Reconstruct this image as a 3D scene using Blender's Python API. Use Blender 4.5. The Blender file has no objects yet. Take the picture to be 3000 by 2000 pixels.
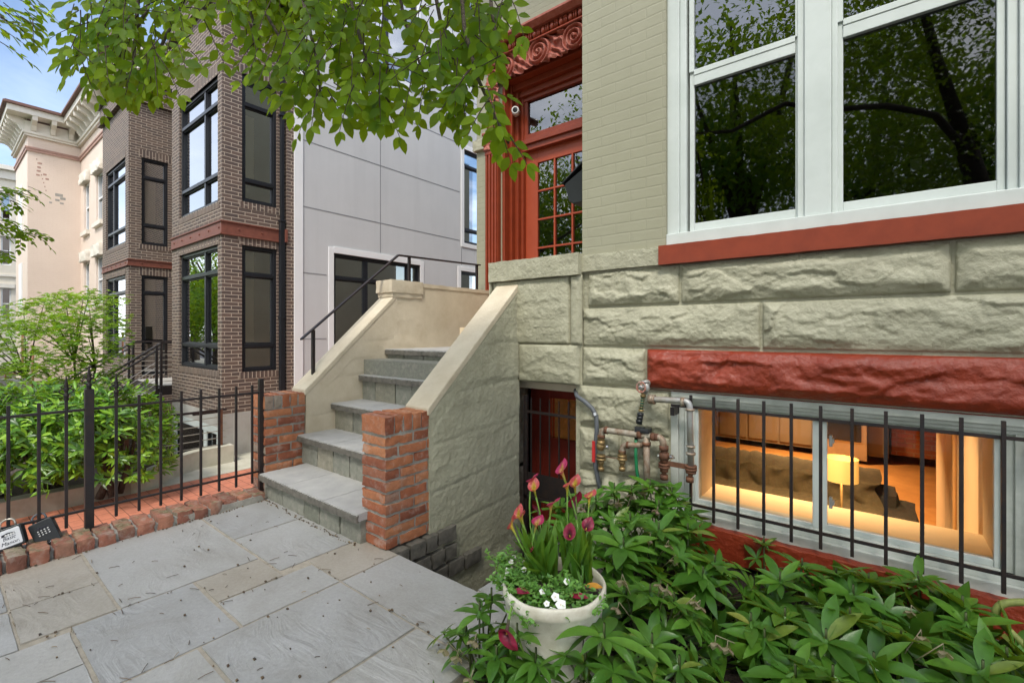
import bpy, bmesh, math, random
from math import sin, cos, tan, pi, radians, sqrt, atan2, floor
from mathutils import Vector, noise, Matrix
R = random.Random(7)
S = bpy.context.scene
COL = S.collection
# ------------------------------------------------------------------ survey helpers
FPX, CXP, HZP, CH = 1360.0, 1500.0, 973.0, 1.25     # focal length in px, centre, horizon, eye height
YAW = radians(38.4)
def ray(u, v):
    r = (u-CXP)/FPX; w = (HZP-v)/FPX
    return Vector((-sin(YAW)+r*cos(YAW), cos(YAW)+r*sin(YAW), w))
EYE = Vector((0, 0, CH))
def atx(u, v, x): D = ray(u, v); return EYE + D*(x/D.x)
def aty(u, v, y): D = ray(u, v); return EYE + D*(y/D.y)
def atz(u, v, z): D = ray(u, v); return EYE + D*((z-CH)/D.z)
def atd(u, v, d): return EYE + ray(u, v)*d
KS = 1.6                                             # neighbouring plots were measured in units of 1.6 m below eye level
def K(x, y, z): return (x*KS, y*KS, CH+(z-CH)*KS)
# ------------------------------------------------------------------ mesh builder
class MB:
    def __init__(self, k=False): self.v = []; self.f = []; self.k = k
    def vert(self, p):
        self.v.append(K(*p) if self.k else (p[0], p[1], p[2])); return len(self.v)-1
    def poly(self, pts): self.f.append([self.vert(p) for p in pts])
    def box(self, x0, x1, y0, y1, z0, z1):
        if x0 > x1: x0, x1 = x1, x0
        if y0 > y1: y0, y1 = y1, y0
        if z0 > z1: z0, z1 = z1, z0
        i = [self.vert(p) for p in ((x0,y0,z0),(x1,y0,z0),(x1,y1,z0),(x0,y1,z0),(x0,y0,z1),(x1,y0,z1),(x1,y1,z1),(x0,y1,z1))]
        for q in ((0,3,2,1),(4,5,6,7),(0,1,5,4),(1,2,6,5),(2,3,7,6),(3,0,4,7)): self.f.append([i[a] for a in q])
        return self
    def prism(self, pts, axis, a, b):
        """polygon given in the two other axes, extruded along axis from a to b"""
        def P(p, t):
            return {'x': (t,p[0],p[1]), 'y': (p[0],t,p[1]), 'z': (p[0],p[1],t)}[axis]
        n = len(pts); A = [self.vert(P(p,a)) for p in pts]; B = [self.vert(P(p,b)) for p in pts]
        self.f.append(A[::-1]); self.f.append(B)
        for i in range(n): j = (i+1)%n; self.f.append([A[i],A[j],B[j],B[i]])
        return self
    def tube(self, path, r, n=8, cap=True):
        path = [Vector(p) for p in path]; rs = r if isinstance(r,(list,tuple)) else [r]*len(path)
        rings = []; up = Vector((0,0,1)); last = None
        for i, p in enumerate(path):
            t = (path[min(i+1,len(path)-1)]-path[max(i-1,0)]).normalized()
            if last is None:
                a = t.cross(up)
                if a.length < .05: a = t.cross(Vector((1,0,0)))
            else: a = last - t*last.dot(t)
            a.normalize(); last = a; b = t.cross(a)
            rings.append([self.vert(p+(a*cos(2*pi*k/n)+b*sin(2*pi*k/n))*rs[i]) for k in range(n)])
        for A, B in zip(rings, rings[1:]):
            for k in range(n): self.f.append([A[k],A[(k+1)%n],B[(k+1)%n],B[k]])
        if cap: self.f.append(rings[0][::-1]); self.f.append(rings[-1])
        return self
    def lathe(self, prof, c, axis=(0,0,1), n=24, cap=False):
        ax = Vector(axis).normalized(); a = ax.cross(Vector((1,0,0)))
        if a.length < .1: a = ax.cross(Vector((0,1,0)))
        a.normalize(); b = ax.cross(a); c = Vector(c)
        rings = [[self.vert(c+ax*h+(a*cos(2*pi*k/n)+b*sin(2*pi*k/n))*max(r,1e-4)) for k in range(n)] for r, h in prof]
        for A, B in zip(rings, rings[1:]):
            for k in range(n): self.f.append([A[k],A[(k+1)%n],B[(k+1)%n],B[k]])
        if cap: self.f.append(rings[0][::-1]); self.f.append(rings[-1])
        return self
    def grid(self, fn, nu, nv):
        idx = [[self.vert(fn(i/nu, j/nv)) for j in range(nv+1)] for i in range(nu+1)]
        for i in range(nu):
            for j in range(nv): self.f.append([idx[i][j],idx[i+1][j],idx[i+1][j+1],idx[i][j+1]])
        return self
    def rough(self, x0, x1, y0, y1, z0, z1, step=.03, amp=.004, fr=25, seed=0, rot=0):
        """box whose faces are gridded and pushed about by noise; rounded corners"""
        c = Vector(((x0+x1)/2,(y0+y1)/2,(z0+z1)/2)); so = Vector((seed*7.31,seed*3.7,seed*1.9))
        def D(x, y, z):
            p = Vector((x,y,z)); q = (p+so)*fr
            e = noise.noise_vector(q)*amp + noise.noise_vector(q*2.7)*amp*.45
            nb = 0
            for a, lo, hi in ((x,x0,x1),(y,y0,y1),(z,z0,z1)):
                if min(a-lo,hi-a) < 1e-6: nb += 1
            if nb >= 2: e += (c-p).normalized()*amp*(.35+.9*abs(noise.noise(q*.8)))
            p = p+e
            if rot: p = c + Matrix.Rotation(rot,3,'Z') @ (p-c)
            return p
        def N(a, b): return max(1, int(round((b-a)/step)))
        nx, ny, nz = N(x0,x1), N(y0,y1), N(z0,z1)
        L = lambda a, b, t: a+(b-a)*t
        self.grid(lambda s,t: D(L(x0,x1,s),y0,L(z0,z1,t)), nx, nz)
        self.grid(lambda s,t: D(L(x1,x0,s),y1,L(z0,z1,t)), nx, nz)
        self.grid(lambda s,t: D(x1,L(y0,y1,s),L(z0,z1,t)), ny, nz)
        self.grid(lambda s,t: D(x0,L(y1,y0,s),L(z0,z1,t)), ny, nz)
        self.grid(lambda s,t: D(L(x0,x1,s),L(y0,y1,t),z1), nx, ny)
        self.grid(lambda s,t: D(L(x0,x1,s),L(y1,y0,t),z0), nx, ny)
        return self
    def leaf(self, base, d, nrm, L, W, droop=.3, fold=.25, seg=4, wp=.45):
        """one leaf blade folded along its midrib, widest at wp"""
        d = Vector(d).normalized(); nrm = Vector(nrm); nrm = (nrm-d*nrm.dot(d)).normalized(); s = d.cross(nrm)
        p = Vector(base); rows = []
        for i in range(seg+1):
            t = i/seg
            if t < wp: w = sin(pi/2*(t/wp))**.75
            else: w = max(0, cos(pi/2*((t-wp)/(1-wp))))**1.05
            w *= W/2
            dd = (d - Vector((0,0,1))*droop*t*1.6).normalized(); n2 = (nrm-dd*nrm.dot(dd)).normalized()
            if i: p = p + dd*(L/seg)
            if i == 0 or i == seg: rows.append([self.vert(p)])
            else: rows.append([self.vert(p+s*w+n2*w*fold*2), self.vert(p), self.vert(p-s*w+n2*w*fold*2)])
        for A, B in zip(rows, rows[1:]):
            if len(A) == 1: self.f += [[A[0],B[1],B[0]],[A[0],B[2],B[1]]]
            elif len(B) == 1: self.f += [[A[0],A[1],B[0]],[A[1],A[2],B[0]]]
            else: self.f += [[A[0],A[1],B[1],B[0]],[A[1],A[2],B[2],B[1]]]
        return p
    def build(self, name, mat, parent=None, bevel=0, smooth=False, merge=False):
        me = bpy.data.meshes.new(name); me.from_pydata(self.v, [], self.f)
        bm = bmesh.new(); bm.from_mesh(me)
        if merge: bmesh.ops.remove_doubles(bm, verts=bm.verts, dist=.0004)
        if bevel or merge: bmesh.ops.recalc_face_normals(bm, faces=bm.faces)
        if smooth and merge:
            for e in bm.edges:
                if len(e.link_faces) == 2 and e.calc_face_angle(0) > radians(34): e.smooth = False
        bm.to_mesh(me); bm.free()
        me.materials.append(mat)
        o = bpy.data.objects.new(name, me); COL.objects.link(o)
        if smooth:
            for p in me.polygons: p.use_smooth = True
        if bevel:
            m = o.modifiers.new('edge', 'BEVEL'); m.width = bevel; m.segments = 2; m.limit_method = 'ANGLE'; m.angle_limit = radians(40)
        adopt(o, parent); return o
WORG = {}
def adopt(o, parent):
    WORG.setdefault(o.name, Vector((0,0,0)))
    if parent: o.parent = parent; o.location = WORG[o.name]-WORG[parent.name]
def tag(o, label=None, cat=None, group=None, kind=None):
    if label: o['label'] = label
    if cat: o['category'] = cat
    if group: o['group'] = group
    if kind: o['kind'] = kind
    return o
def thing(name, loc, label, cat, group=None):
    o = bpy.data.objects.new(name, None); COL.objects.link(o); o.location = loc; o.empty_display_size = .1
    WORG[o.name] = Vector(loc); return tag(o, label, cat, group)
def structure(o): o['kind'] = 'structure'; return o
def copy_tree(o, parent=None):
    c = o.copy(); COL.objects.link(c); c.parent = parent
    for ch in list(o.children): copy_tree(ch, c)
    return c
# ------------------------------------------------------------------ materials
class NT:
    def __init__(self, name):
        self.m = bpy.data.materials.new(name); self.m.use_nodes = True
        self.t = self.m.node_tree; self.n = self.t.nodes; self.b = self.n['Principled BSDF']; self.out = self.n['Material Output']
    def new(self, ty, **kw):
        x = self.n.new(ty)
        for k, v in kw.items():
            if hasattr(x, k): setattr(x, k, v)
        return x
    def link(self, a, b): self.t.links.new(a, b)
    def geo(self): return self.new('ShaderNodeNewGeometry')
    def noise(self, scale, detail=4, rough=.55, vec=None, dist=0):
        x = self.new('ShaderNodeTexNoise'); x.inputs['Scale'].default_value = scale; x.inputs['Detail'].default_value = detail
        x.inputs['Roughness'].default_value = rough; x.inputs['Distortion'].default_value = dist
        self.link(vec if vec else self.geo().outputs['Position'], x.inputs['Vector']); return x.outputs['Fac']
    def ramp(self, fac, stops):
        x = self.new('ShaderNodeValToRGB'); el = x.color_ramp.elements
        while len(el) < len(stops): el.new(.5)
        for e, (p, c) in zip(el, stops): e.position = p; e.color = (*c, 1) if len(c) == 3 else c
        self.link(fac, x.inputs['Fac']); return x.outputs['Color']
    def mix(self, fac, a, b, mode='MIX'):
        x = self.new('ShaderNodeMix', data_type='RGBA', blend_type=mode)
        for s, val in ((x.inputs[0],fac),(x.inputs[6],a),(x.inputs[7],b)):
            if isinstance(val, bpy.types.NodeSocket): self.link(val, s)
            elif isinstance(val, (int,float)): s.default_value = val
            else: s.default_value = (*val,1)
        return x.outputs[2]
    def math(self, op, a, b=0, clamp=False):
        x = self.new('ShaderNodeMath', operation=op); x.use_clamp = clamp
        for s, val in ((x.inputs[0],a),(x.inputs[1],b)):
            if isinstance(val, bpy.types.NodeSocket): self.link(val, s)
            else: s.default_value = val
        return x.outputs[0]
    def bump(self, h, strength=.3, dist=.01, prev=None):
        x = self.new('ShaderNodeBump'); x.inputs['Strength'].default_value = strength; x.inputs['Distance'].default_value = dist
        self.link(h, x.inputs['Height'])
        if prev: self.link(prev, x.inputs['Normal'])
        return x.outputs['Normal']
    def wallvec(self, rot=False):
        g = self.geo(); sp = self.new('ShaderNodeSeparateXYZ'); self.link(g.outputs['Position'], sp.inputs[0])
        sn = self.new('ShaderNodeSeparateXYZ'); self.link(g.outputs['True Normal'], sn.inputs[0])
        k = self.math('GREATER_THAN', self.math('ABSOLUTE', sn.outputs[0]), .7)
        a = self.new('ShaderNodeMix', data_type='FLOAT'); self.link(k, a.inputs[0]); self.link(sp.outputs[0], a.inputs[2]); self.link(sp.outputs[1], a.inputs[3])
        c = self.new('ShaderNodeCombineXYZ')
        if rot: self.link(sp.outputs[2], c.inputs[0]); self.link(a.outputs[0], c.inputs[1])
        else: self.link(a.outputs[0], c.inputs[0]); self.link(sp.outputs[2], c.inputs[1])
        return c.outputs[0]
    def done(self, col=None, rough=None, nrm=None, **kw):
        if col is not None:
            if isinstance(col, bpy.types.NodeSocket): self.link(col, self.b.inputs['Base Color'])
            else: self.b.inputs['Base Color'].default_value = (*col,1)
        if rough is not None:
            if isinstance(rough, bpy.types.NodeSocket): self.link(rough, self.b.inputs['Roughness'])
            else: self.b.inputs['Roughness'].default_value = rough
        if nrm is not None: self.link(nrm, self.b.inputs['Normal'])
        for k, v in kw.items(): self.b.inputs[k.replace('_',' ')].default_value = v
        return self.m
def paint(name, a, b=None, rough=.5, scale=6, bs=60, bump=.15, bd=.003, metallic=0, spec=.35):
    t = NT(name); b = b or tuple(x*.8 for x in a)
    n = t.noise(scale, 6, .65); c = t.ramp(n, [(.3,b),(.65,a)])
    fine = t.noise(bs, 5, .6)
    return t.done(c, rough, t.bump(fine, bump, bd), Metallic=metallic, Specular_IOR_Level=spec)
def brickmat(name, cols, mortar, bw, rh, ms, rough=.8, bump=.5, bd=.006, rot=False, grime=.0, paintcol=None, bias=0):
    t = NT(name); v = t.wallvec(rot)
    # slight wobble so courses are not ruler-straight
    g = t.geo(); wn = t.new('ShaderNodeTexNoise'); wn.inputs['Scale'].default_value = 9; t.link(g.outputs['Position'], wn.inputs['Vector'])
    sc = t.new('ShaderNodeVectorMath', operation='MULTIPLY_ADD'); t.link(wn.outputs['Color'], sc.inputs[0]); sc.inputs[1].default_value = (.012 if paintcol else .004,)*3; t.link(v, sc.inputs[2])
    br = t.new('ShaderNodeTexBrick'); t.link(sc.outputs[0], br.inputs['Vector'])
    br.inputs['Scale'].default_value = 1; br.inputs['Brick Width'].default_value = bw; br.inputs['Row Height'].default_value = rh
    br.inputs['Mortar Size'].default_value = ms; br.inputs['Mortar Smooth'].default_value = .3; br.inputs['Bias'].default_value = bias
    br.inputs['Color1'].default_value = (*cols[0],1); br.inputs['Color2'].default_value = (*cols[1],1); br.inputs['Mortar'].default_value = (*mortar,1)
    fine = t.noise(45, 6, .65); big = t.noise(1.3, 5, .6)
    if paintcol: col = t.mix(t.math('MULTIPLY', br.outputs['Fac'], .12), t.ramp(big, [(.3,paintcol[1]),(.7,paintcol[0])]), paintcol[2])
    else: col = t.mix(.5, br.outputs['Color'], t.ramp(fine, [(.25,(.35,.35,.35)),(.75,(.66,.66,.66))]), 'OVERLAY')
    if grime: col = t.mix(t.math('MULTIPLY', t.ramp(big, [(.5,(0,0,0)),(.8,(1,1,1))]), grime), col, mortar)
    h = t.math('SUBTRACT', t.math('MULTIPLY', fine, .35), t.math('MULTIPLY', br.outputs['Fac'], .8 if not paintcol else .45))
    return t.done(col, rough, t.bump(h, bump, bd))
def leafmat(name, cols, rough=.4, trans=.35, spec=.5, veins=False):
    t = NT(name); g = t.geo()
    c = t.ramp(g.outputs['Random Per Island'], [(i/(len(cols)-1), x) for i, x in enumerate(cols)])
    n = t.noise(40, 3); c = t.mix(.35, c, t.ramp(n, [(.3,(.3,.3,.3)),(.7,(.7,.7,.7))]), 'OVERLAY')
    t.link(c, t.b.inputs['Base Color']); t.b.inputs['Roughness'].default_value = rough; t.b.inputs['Specular IOR Level'].default_value = spec
    t.link(t.bump(t.noise(90, 3), .12, .004), t.b.inputs['Normal'])
    tr = t.new('ShaderNodeBsdfTranslucent'); t.link(t.mix(.75, c, (.45,.62,.02)), tr.inputs['Color'])
    ms = t.new('ShaderNodeMixShader'); ms.inputs[0].default_value = trans
    t.link(t.b.outputs[0], ms.inputs[1]); t.link(tr.outputs[0], ms.inputs[2]); t.link(ms.outputs[0], t.out.inputs['Surface'])
    return t.m
def glassmat(name, tint=(1,1,1), add=0.0, mul=1.0, wavy=.0, grough=.0):
    t = NT(name); t.n.remove(t.b)
    tr = t.new('ShaderNodeBsdfTransparent'); tr.inputs['Color'].default_value = (*tint,1)
    gl = t.new('ShaderNodeBsdfGlossy'); gl.inputs['Roughness'].default_value = grough; gl.inputs['Color'].default_value = (.95,.97,1,1)
    fr = t.new('ShaderNodeFresnel'); fr.inputs['IOR'].default_value = 1.5
    if wavy:
        nz = t.bump(t.noise(3.5, 2), wavy, .02); t.link(nz, gl.inputs['Normal'])
    f = t.math('ADD', t.math('MULTIPLY', fr.outputs[0], mul), add, True)
    ms = t.new('ShaderNodeMixShader'); t.link(f, ms.inputs[0]); t.link(tr.outputs[0], ms.inputs[1]); t.link(gl.outputs[0], ms.inputs[2])
    t.link(ms.outputs[0], t.out.inputs['Surface']); return t.m
def emis(name, col, st):
    t = NT(name); t.b.inputs['Base Color'].default_value = (*col,1); t.b.inputs['Emission Color'].default_value = (*col,1); t.b.inputs['Emission Strength'].default_value = st
    return t.m
SAGE = ((.305,.296,.208),(.26,.25,.172),(.205,.196,.132))
REDP = ((.235,.038,.013),(.19,.03,.011))
M = {}
M['sage_brick'] = brickmat('sage_painted_brick', ((1,1,1),(1,1,1)), (.5,.5,.5), .215, .0685, .006, .55, .55, .006, paintcol=SAGE)
M['sage_stone'] = paint('sage_painted_stone', (.372,.358,.26), (.305,.292,.208), .5, 7, 24, .8, .016)
M['cream_stone'] = paint('cream_painted_masonry', (.56,.49,.37), (.46,.39,.28), .6, 5, 40, .45, .005)
M['red_paint'] = paint('red_oxide_paint', REDP[0], REDP[1], .4, 9, 110, .2, .002)
M['red_rough'] = paint('red_oxide_rough_stone', (.245,.033,.011), (.185,.024,.009), .42, 8, 24, .8, .014, 0, .45)
M['red_old'] = paint('red_paint_weathered', (.37,.125,.09), (.25,.045,.024), .55, 14, 110, .3, .003)
M['red_door'] = paint('red_door_paint', (.34,.06,.023), (.30,.05,.02), .4, 5, 120, .05, .002)
M['maroon'] = paint('maroon_basement_door', (.22,.03,.018), (.16,.022,.014), .4, 5, 80, .05, .002)
M['white'] = paint('white_window_paint', (.54,.58,.555), (.46,.50,.475), .4, 3, 60, .06, .002)
M['white_old'] = paint('white_paint_soiled', (.56,.585,.54), (.34,.36,.32), .5, 4, 70, .15, .002)
M['glass'] = glassmat('clear_pane', (.97,.97,.97), 0.0, .8, .0)
M['glass_dark'] = glassmat('screened_pane', (.14,.15,.15), .045, 1.0, .012, .016)
M['glass_upper'] = glassmat('upper_pane', (.55,.57,.56), .10, 1.3, .012)
M['glass_far'] = glassmat('coated_pane', (.6,.63,.6), .34, 1.2, .0)
M['glass_side'] = glassmat('side_pane', (.6,.63,.6), .42, 1.0, .0)
M['dark_room'] = paint('unlit_room_black', (.035,.034,.032), (.02,.02,.02), .9)  # near-black colour puts the gloom of unlit rooms into the walls
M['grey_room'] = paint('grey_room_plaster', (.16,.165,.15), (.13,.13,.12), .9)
M['black_iron'] = paint('black_iron_paint', (.012,.011,.013), (.03,.018,.014), .42, 20, 200, .2, .001)
M['black_frame'] = paint('black_window_aluminium', (.017,.018,.022), (.012,.013,.016), .35, 3)
M['black_plastic'] = paint('black_plastic', (.018,.02,.022), (.012,.013,.015), .35, 3)
M['brown_brick'] = brickmat('brown_face_brick', ((.125,.082,.062),(.075,.053,.045)), (.37,.30,.235), .205, .0600, .0072, .7, .5, .005)
M['brown_soldier'] = brickmat('brown_soldier_brick', ((.125,.082,.062),(.075,.053,.045)), (.37,.30,.235), .42, .064, .0075, .7, .5, .005, rot=True)
M['rust_steel'] = paint('red_oxide_steel', (.205,.07,.046), (.15,.052,.036), .5, 12)
M['fibre_panel'] = paint('grey_fibre_cement', (.50,.505,.52), (.485,.49,.505), .55, 2, 120, .04, .001)
def panelmat():
    t = NT('fibre_panel_streaked'); g = t.geo(); mp = t.new('ShaderNodeMapping'); t.link(g.outputs['Position'], mp.inputs['Vector']); mp.inputs['Scale'].default_value = (2.5,2.5,.16)
    n = t.noise(2.0, 6, .6, mp.outputs[0]); m = t.noise(.8, 4, .6)
    c = t.mix(t.math('MULTIPLY', t.ramp(n, [(.45,(0,0,0)),(.75,(1,1,1))]), .22), t.ramp(m, [(.3,(.495,.497,.50)),(.7,(.545,.545,.545))]), (.36,.36,.36))
    return t.done(c, .55, t.bump(t.noise(120, 4), .05, .001))
M['fibre_panel'] = panelmat()
M['joint'] = paint('panel_joint', (.25,.255,.265), None, .6)
M['white_board'] = paint('white_corner_board', (.75,.75,.75), (.71,.71,.71), .5, 2)
M['concrete'] = paint('weathered_concrete', (.42,.385,.32), (.27,.24,.19), .85, 3.5, 60, .3, .004)
M['concrete_grey'] = paint('grey_concrete', (.40,.39,.36), (.30,.28,.25), .85, 1.6, 60, .2, .004)
M['concrete_pale'] = paint('pale_concrete', (.52,.49,.40), (.36,.34,.25), .85, 3, 60, .2, .004)
M['pink_brick'] = brickmat('pale_pink_painted_brick', ((1,1,1),(1,1,1)), (.5,.5,.5), .215, .075, .008, .7, .6, .008, paintcol=((.72,.60,.51),(.68,.56,.475),(.55,.42,.35)))
M['cream_paint'] = paint('cream_trim_paint', (.74,.70,.62), (.66,.61,.53), .6, 4)
M['brown_trim'] = paint('brown_cornice_trim', (.17,.085,.065), None, .6)
M['mauve_trim'] = paint('mauve_belt_moulding', (.44,.27,.22), None, .6)
M['pale_brick'] = brickmat('far_cream_brick', ((1,1,1),(1,1,1)), (.5,.5,.5), .215, .075, .008, .7, .5, .008, paintcol=((.72,.66,.56),(.66,.60,.50),(.5,.44,.36)))
# red clay brick, each brick its own shade
def claymat(name, cols, moss=.0):
    t = NT(name); g = t.geo()
    c = t.ramp(g.outputs['Random Per Island'], [(0,cols[0]),(.35,cols[1]),(.7,cols[2]),(.9,cols[3]),(1,cols[4])])
    n = t.noise(30, 6, .7); c = t.mix(.6, c, t.ramp(n, [(.25,(.28,.28,.28)),(.75,(.7,.7,.7))]), 'OVERLAY')
    w = t.noise(14, 5, .7); c = t.mix(t.math('MULTIPLY', t.ramp(w, [(.52,(0,0,0)),(.70,(1,1,1))]), .42), c, (.44,.39,.34))
    if moss:
        up = t.new('ShaderNodeSeparateXYZ'); t.link(g.outputs['Normal'], up.inputs[0])
        f = t.math('MULTIPLY', t.ramp(t.noise(9, 6, .75), [(.46,(0,0,0)),(.62,(1,1,1))]), t.math('MULTIPLY', t.math('MAXIMUM', up.outputs[2], 0), moss))
        c = t.mix(f, c, t.mix(t.ramp(n, [(.4,(0,0,0)),(.6,(1,1,1))]), (.05,.07,.015), (.26,.24,.15)))
    return t.done(c, .85, t.bump(t.noise(50, 8, .75), .9, .007))
M['clay'] = claymat('old_clay_brick', ((.20,.06,.03),(.33,.105,.045),(.42,.17,.075),(.27,.10,.055),(.27,.22,.17)))
M['clay_kerb'] = claymat('mossy_clay_kerb', ((.18,.075,.05),(.27,.10,.065),(.34,.14,.085),(.25,.13,.09),(.27,.23,.17)), .9)
M['mortar'] = paint('lime_mortar', (.33,.31,.27), (.20,.19,.165), .95, 20, 90, .5, .004)
# paving brick
def pavemat():
    t = NT('brick_walk_paving'); g = t.geo(); mp = t.new('ShaderNodeMapping'); t.link(g.outputs['Position'], mp.inputs['Vector']); mp.inputs['Rotation'].default_value = (0,0,0)
    br = t.new('ShaderNodeTexBrick'); t.link(mp.outputs[0], br.inputs['Vector'])
    br.inputs['Scale'].default_value = 1; br.inputs['Brick Width'].default_value = .2; br.inputs['Row Height'].default_value = .115; br.inputs['Mortar Size'].default_value = .004
    br.inputs['Color1'].default_value = (.50,.17,.095,1); br.inputs['Color2'].default_value = (.42,.15,.09,1); br.inputs['Mortar'].default_value = (.16,.06,.035,1)
    n = t.noise(12, 6, .7); c = t.mix(.4, br.outputs['Color'], t.ramp(n, [(.3,(.36,.36,.36)),(.7,(.66,.66,.66))]), 'OVERLAY')
    return t.done(c, .85, t.bump(t.math('SUBTRACT', t.math('MULTIPLY', n, .4), br.outputs['Fac']), .4, .004))
M['paving'] = pavemat()
def slatemat(name, warm):
    t = NT(name); g = t.geo()
    c = t.ramp(g.outputs['Random Per Island'], [(0,(.30,.297,.288)),(.35,(.335,.328,.312)),(.65,(.355,.342,.315)),(1,(.312,.312,.308))] if not warm else [(0,(.34,.305,.255)),(1,(.31,.285,.242))])
    a = t.noise(2.2, 8, .7, dist=.6); c = t.mix(.75, c, t.ramp(a, [(.3,(.40,.39,.37)),(.5,(.5,.5,.5)),(.72,(.58,.585,.61))]), 'OVERLAY')
    b = t.noise(60, 6, .7); c = t.mix(.35, c, t.ramp(b, [(.25,(.3,.3,.3)),(.75,(.68,.68,.68))]), 'OVERLAY')
    # cleft ripples: stretched, warped noise, sharpened into thin ledges
    mp = t.new('ShaderNodeMapping'); t.link(g.outputs['Position'], mp.inputs['Vector']); mp.inputs['Rotation'].default_value = (0,0,.5); mp.inputs['Scale'].default_value = (3.2,8.5,3)
    w = t.noise(1.0, 4, .5, mp.outputs[0], 1.4)
    led = t.math('FRACT', t.math('MULTIPLY', w, 5.0)); led = t.math('MULTIPLY', led, .6)
    patch = t.ramp(t.noise(1.6, 2, .5), [(.48,(0,0,0)),(.62,(1,1,1))])
    h = t.math('ADD', t.math('MULTIPLY', led, patch), t.math('MULTIPLY', b, .25))
    return t.done(c, t.math('ADD', t.math('MULTIPLY', a, .35), .33), t.bump(h, .6, .009))
M['slate'] = slatemat('bluestone_slab', False); M['slate_warm'] = slatemat('tan_flagstone', True)
M['slate_edge'] = paint('chipped_stone_edge', (.16,.145,.12), (.08,.075,.065), .8, 18, 60, .6, .006)
M['riser'] = claymat('grey_green_riser_stone', ((.15,.155,.12),(.225,.225,.185),(.185,.185,.15),(.26,.24,.18),(.20,.21,.19)))
M['tread'] = paint('worn_bluestone_tread', (.40,.39,.37), (.31,.305,.295), .7, 7, 60, .5, .004)
M['grout'] = paint('sandy_grout', (.38,.335,.27), (.27,.24,.195), .95, 30)
M['soil'] = paint('dark_mulch', (.035,.024,.017), (.015,.011,.009), .95, 50, 70, 1, .02)
M['mulch'] = paint('light_mulch', (.15,.115,.09), (.05,.04,.035), .95, 60, 90, 1, .02)
M['ground'] = paint('ground_earth', (.12,.10,.08), (.09,.08,.06), .95, 1)
M['asphalt'] = paint('asphalt', (.055,.055,.056), (.04,.04,.042), .9, 2, 120, .3, .003)
M['pavement'] = paint('sidewalk_concrete', (.36,.345,.31), (.28,.27,.24), .9, 1.5, 80, .2, .003)
M['bark'] = paint('grey_brown_bark', (.10,.078,.06), (.04,.031,.025), .9, 25, 40, 1, .02)
M['twig'] = paint('dark_twig', (.045,.028,.018), None, .8)
M['pot'] = paint('off_white_planter', (.74,.71,.62), (.46,.42,.32), .5, 8, 70, .1, .002)
M['rust_pipe'] = paint('rusty_galvanised_pipe', (.36,.33,.27), (.17,.075,.03), .6, 16, 90, .4, .002, .35)
M['grey_pipe'] = paint('galvanised_pipe', (.36,.38,.39), (.28,.24,.19), .45, 9, 60, .15, .001, .4)
M['rust'] = paint('brown_rust', (.17,.075,.04), (.075,.036,.024), .75, 20, 90, .5, .002, .2)
M['brass'] = paint('tarnished_brass', (.34,.25,.11), (.21,.13,.06), .45, 20, 90, .2, .001, .6)
M['chrome'] = paint('bolt_steel', (.55,.56,.58), None, .25, 5, 60, .05, .001, .9)
M['conduit'] = paint('grey_pvc_conduit', (.105,.115,.13), (.085,.092,.10), .5, 5)
M['hose'] = paint('green_hose', (.012,.16,.06), (.01,.11,.04), .35, 5)
M['green_band'] = paint('dark_green_sleeve', (.02,.10,.07), None, .4)
M['valve_red'] = paint('faded_red_handwheel', (.36,.11,.075), (.32,.26,.22), .6, 60)
M['warn'] = paint('red_warning_tape', (.55,.03,.03), None, .5)
M['olive_hose'] = paint('olive_garden_hose', (.26,.30,.075), (.14,.16,.05), .5, 20)
M['alu'] = paint('silver_lock_case', (.58,.58,.60), (.52,.52,.54), .35, 5, 60, .05, .001, .4)
M['ink'] = paint('marker_ink', (.02,.02,.03), None, .6)
M['white_ink'] = paint('white_print', (.7,.7,.7), None, .5)
M['blue_tape'] = paint('blue_tape', (.11,.25,.50), None, .6)
M['camera_white'] = paint('white_camera_shell', (.75,.74,.72), None, .3, 3)
M['bell'] = paint('red_bell_enamel', (.45,.03,.04), None, .3)
M['copper_pipe'] = paint('weathered_brown_pipe', (.26,.12,.06), None, .6)
# plants
M['hellebore'] = leafmat('hellebore_leaf', ((.028,.085,.012),(.048,.135,.016),(.075,.185,.02),(.036,.11,.014),(.10,.22,.024),(.06,.16,.018),(.045,.13,.016),(.07,.17,.02),(.04,.12,.015),(.08,.19,.02),(.035,.10,.014),(.06,.15,.018),(.24,.26,.05)), .34, .18, .42)
M['calla_leaf'] = leafmat('calla_leaf', ((.03,.10,.015),(.06,.17,.022),(.12,.27,.035),(.045,.13,.018)), .38, .35)
M['street_leaf'] = leafmat('street_tree_leaf', ((.024,.062,.003),(.045,.11,.005),(.07,.15,.006),(.17,.29,.010),(.042,.10,.004)), .5, .6, .14)  # brightest green suggests backlit leaves among the darker ones
M['crown_leaf'] = leafmat('crown_leaf', ((.025,.07,.012),(.04,.11,.015),(.07,.16,.02)), .45, .35, .35)
M['far_leaf'] = leafmat('sunny_crown_leaf', ((.05,.14,.015),(.09,.24,.02),(.14,.32,.03)), .5, .45, .3)  # crown greens brightened in colour so the reflected trees look sunlit
M['laurel'] = leafmat('laurel_leaf', ((.02,.065,.010),(.04,.12,.015),(.09,.23,.022),(.20,.40,.03),(.30,.50,.05)), .32, .3, .45)
M['maple'] = leafmat('maple_leaf', ((.06,.15,.018),(.13,.28,.025),(.22,.40,.035),(.32,.50,.05)), .5, .4, .3)
M['petunia_leaf'] = leafmat('petunia_leaf', ((.07,.19,.035),(.12,.28,.05),(.17,.34,.07)), .5, .3)
M['stem'] = paint('green_stem', (.16,.30,.05), (.11,.22,.035), .5, 8)
M['dark_stem'] = paint('dark_stem', (.07,.09,.03), None, .6)
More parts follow.
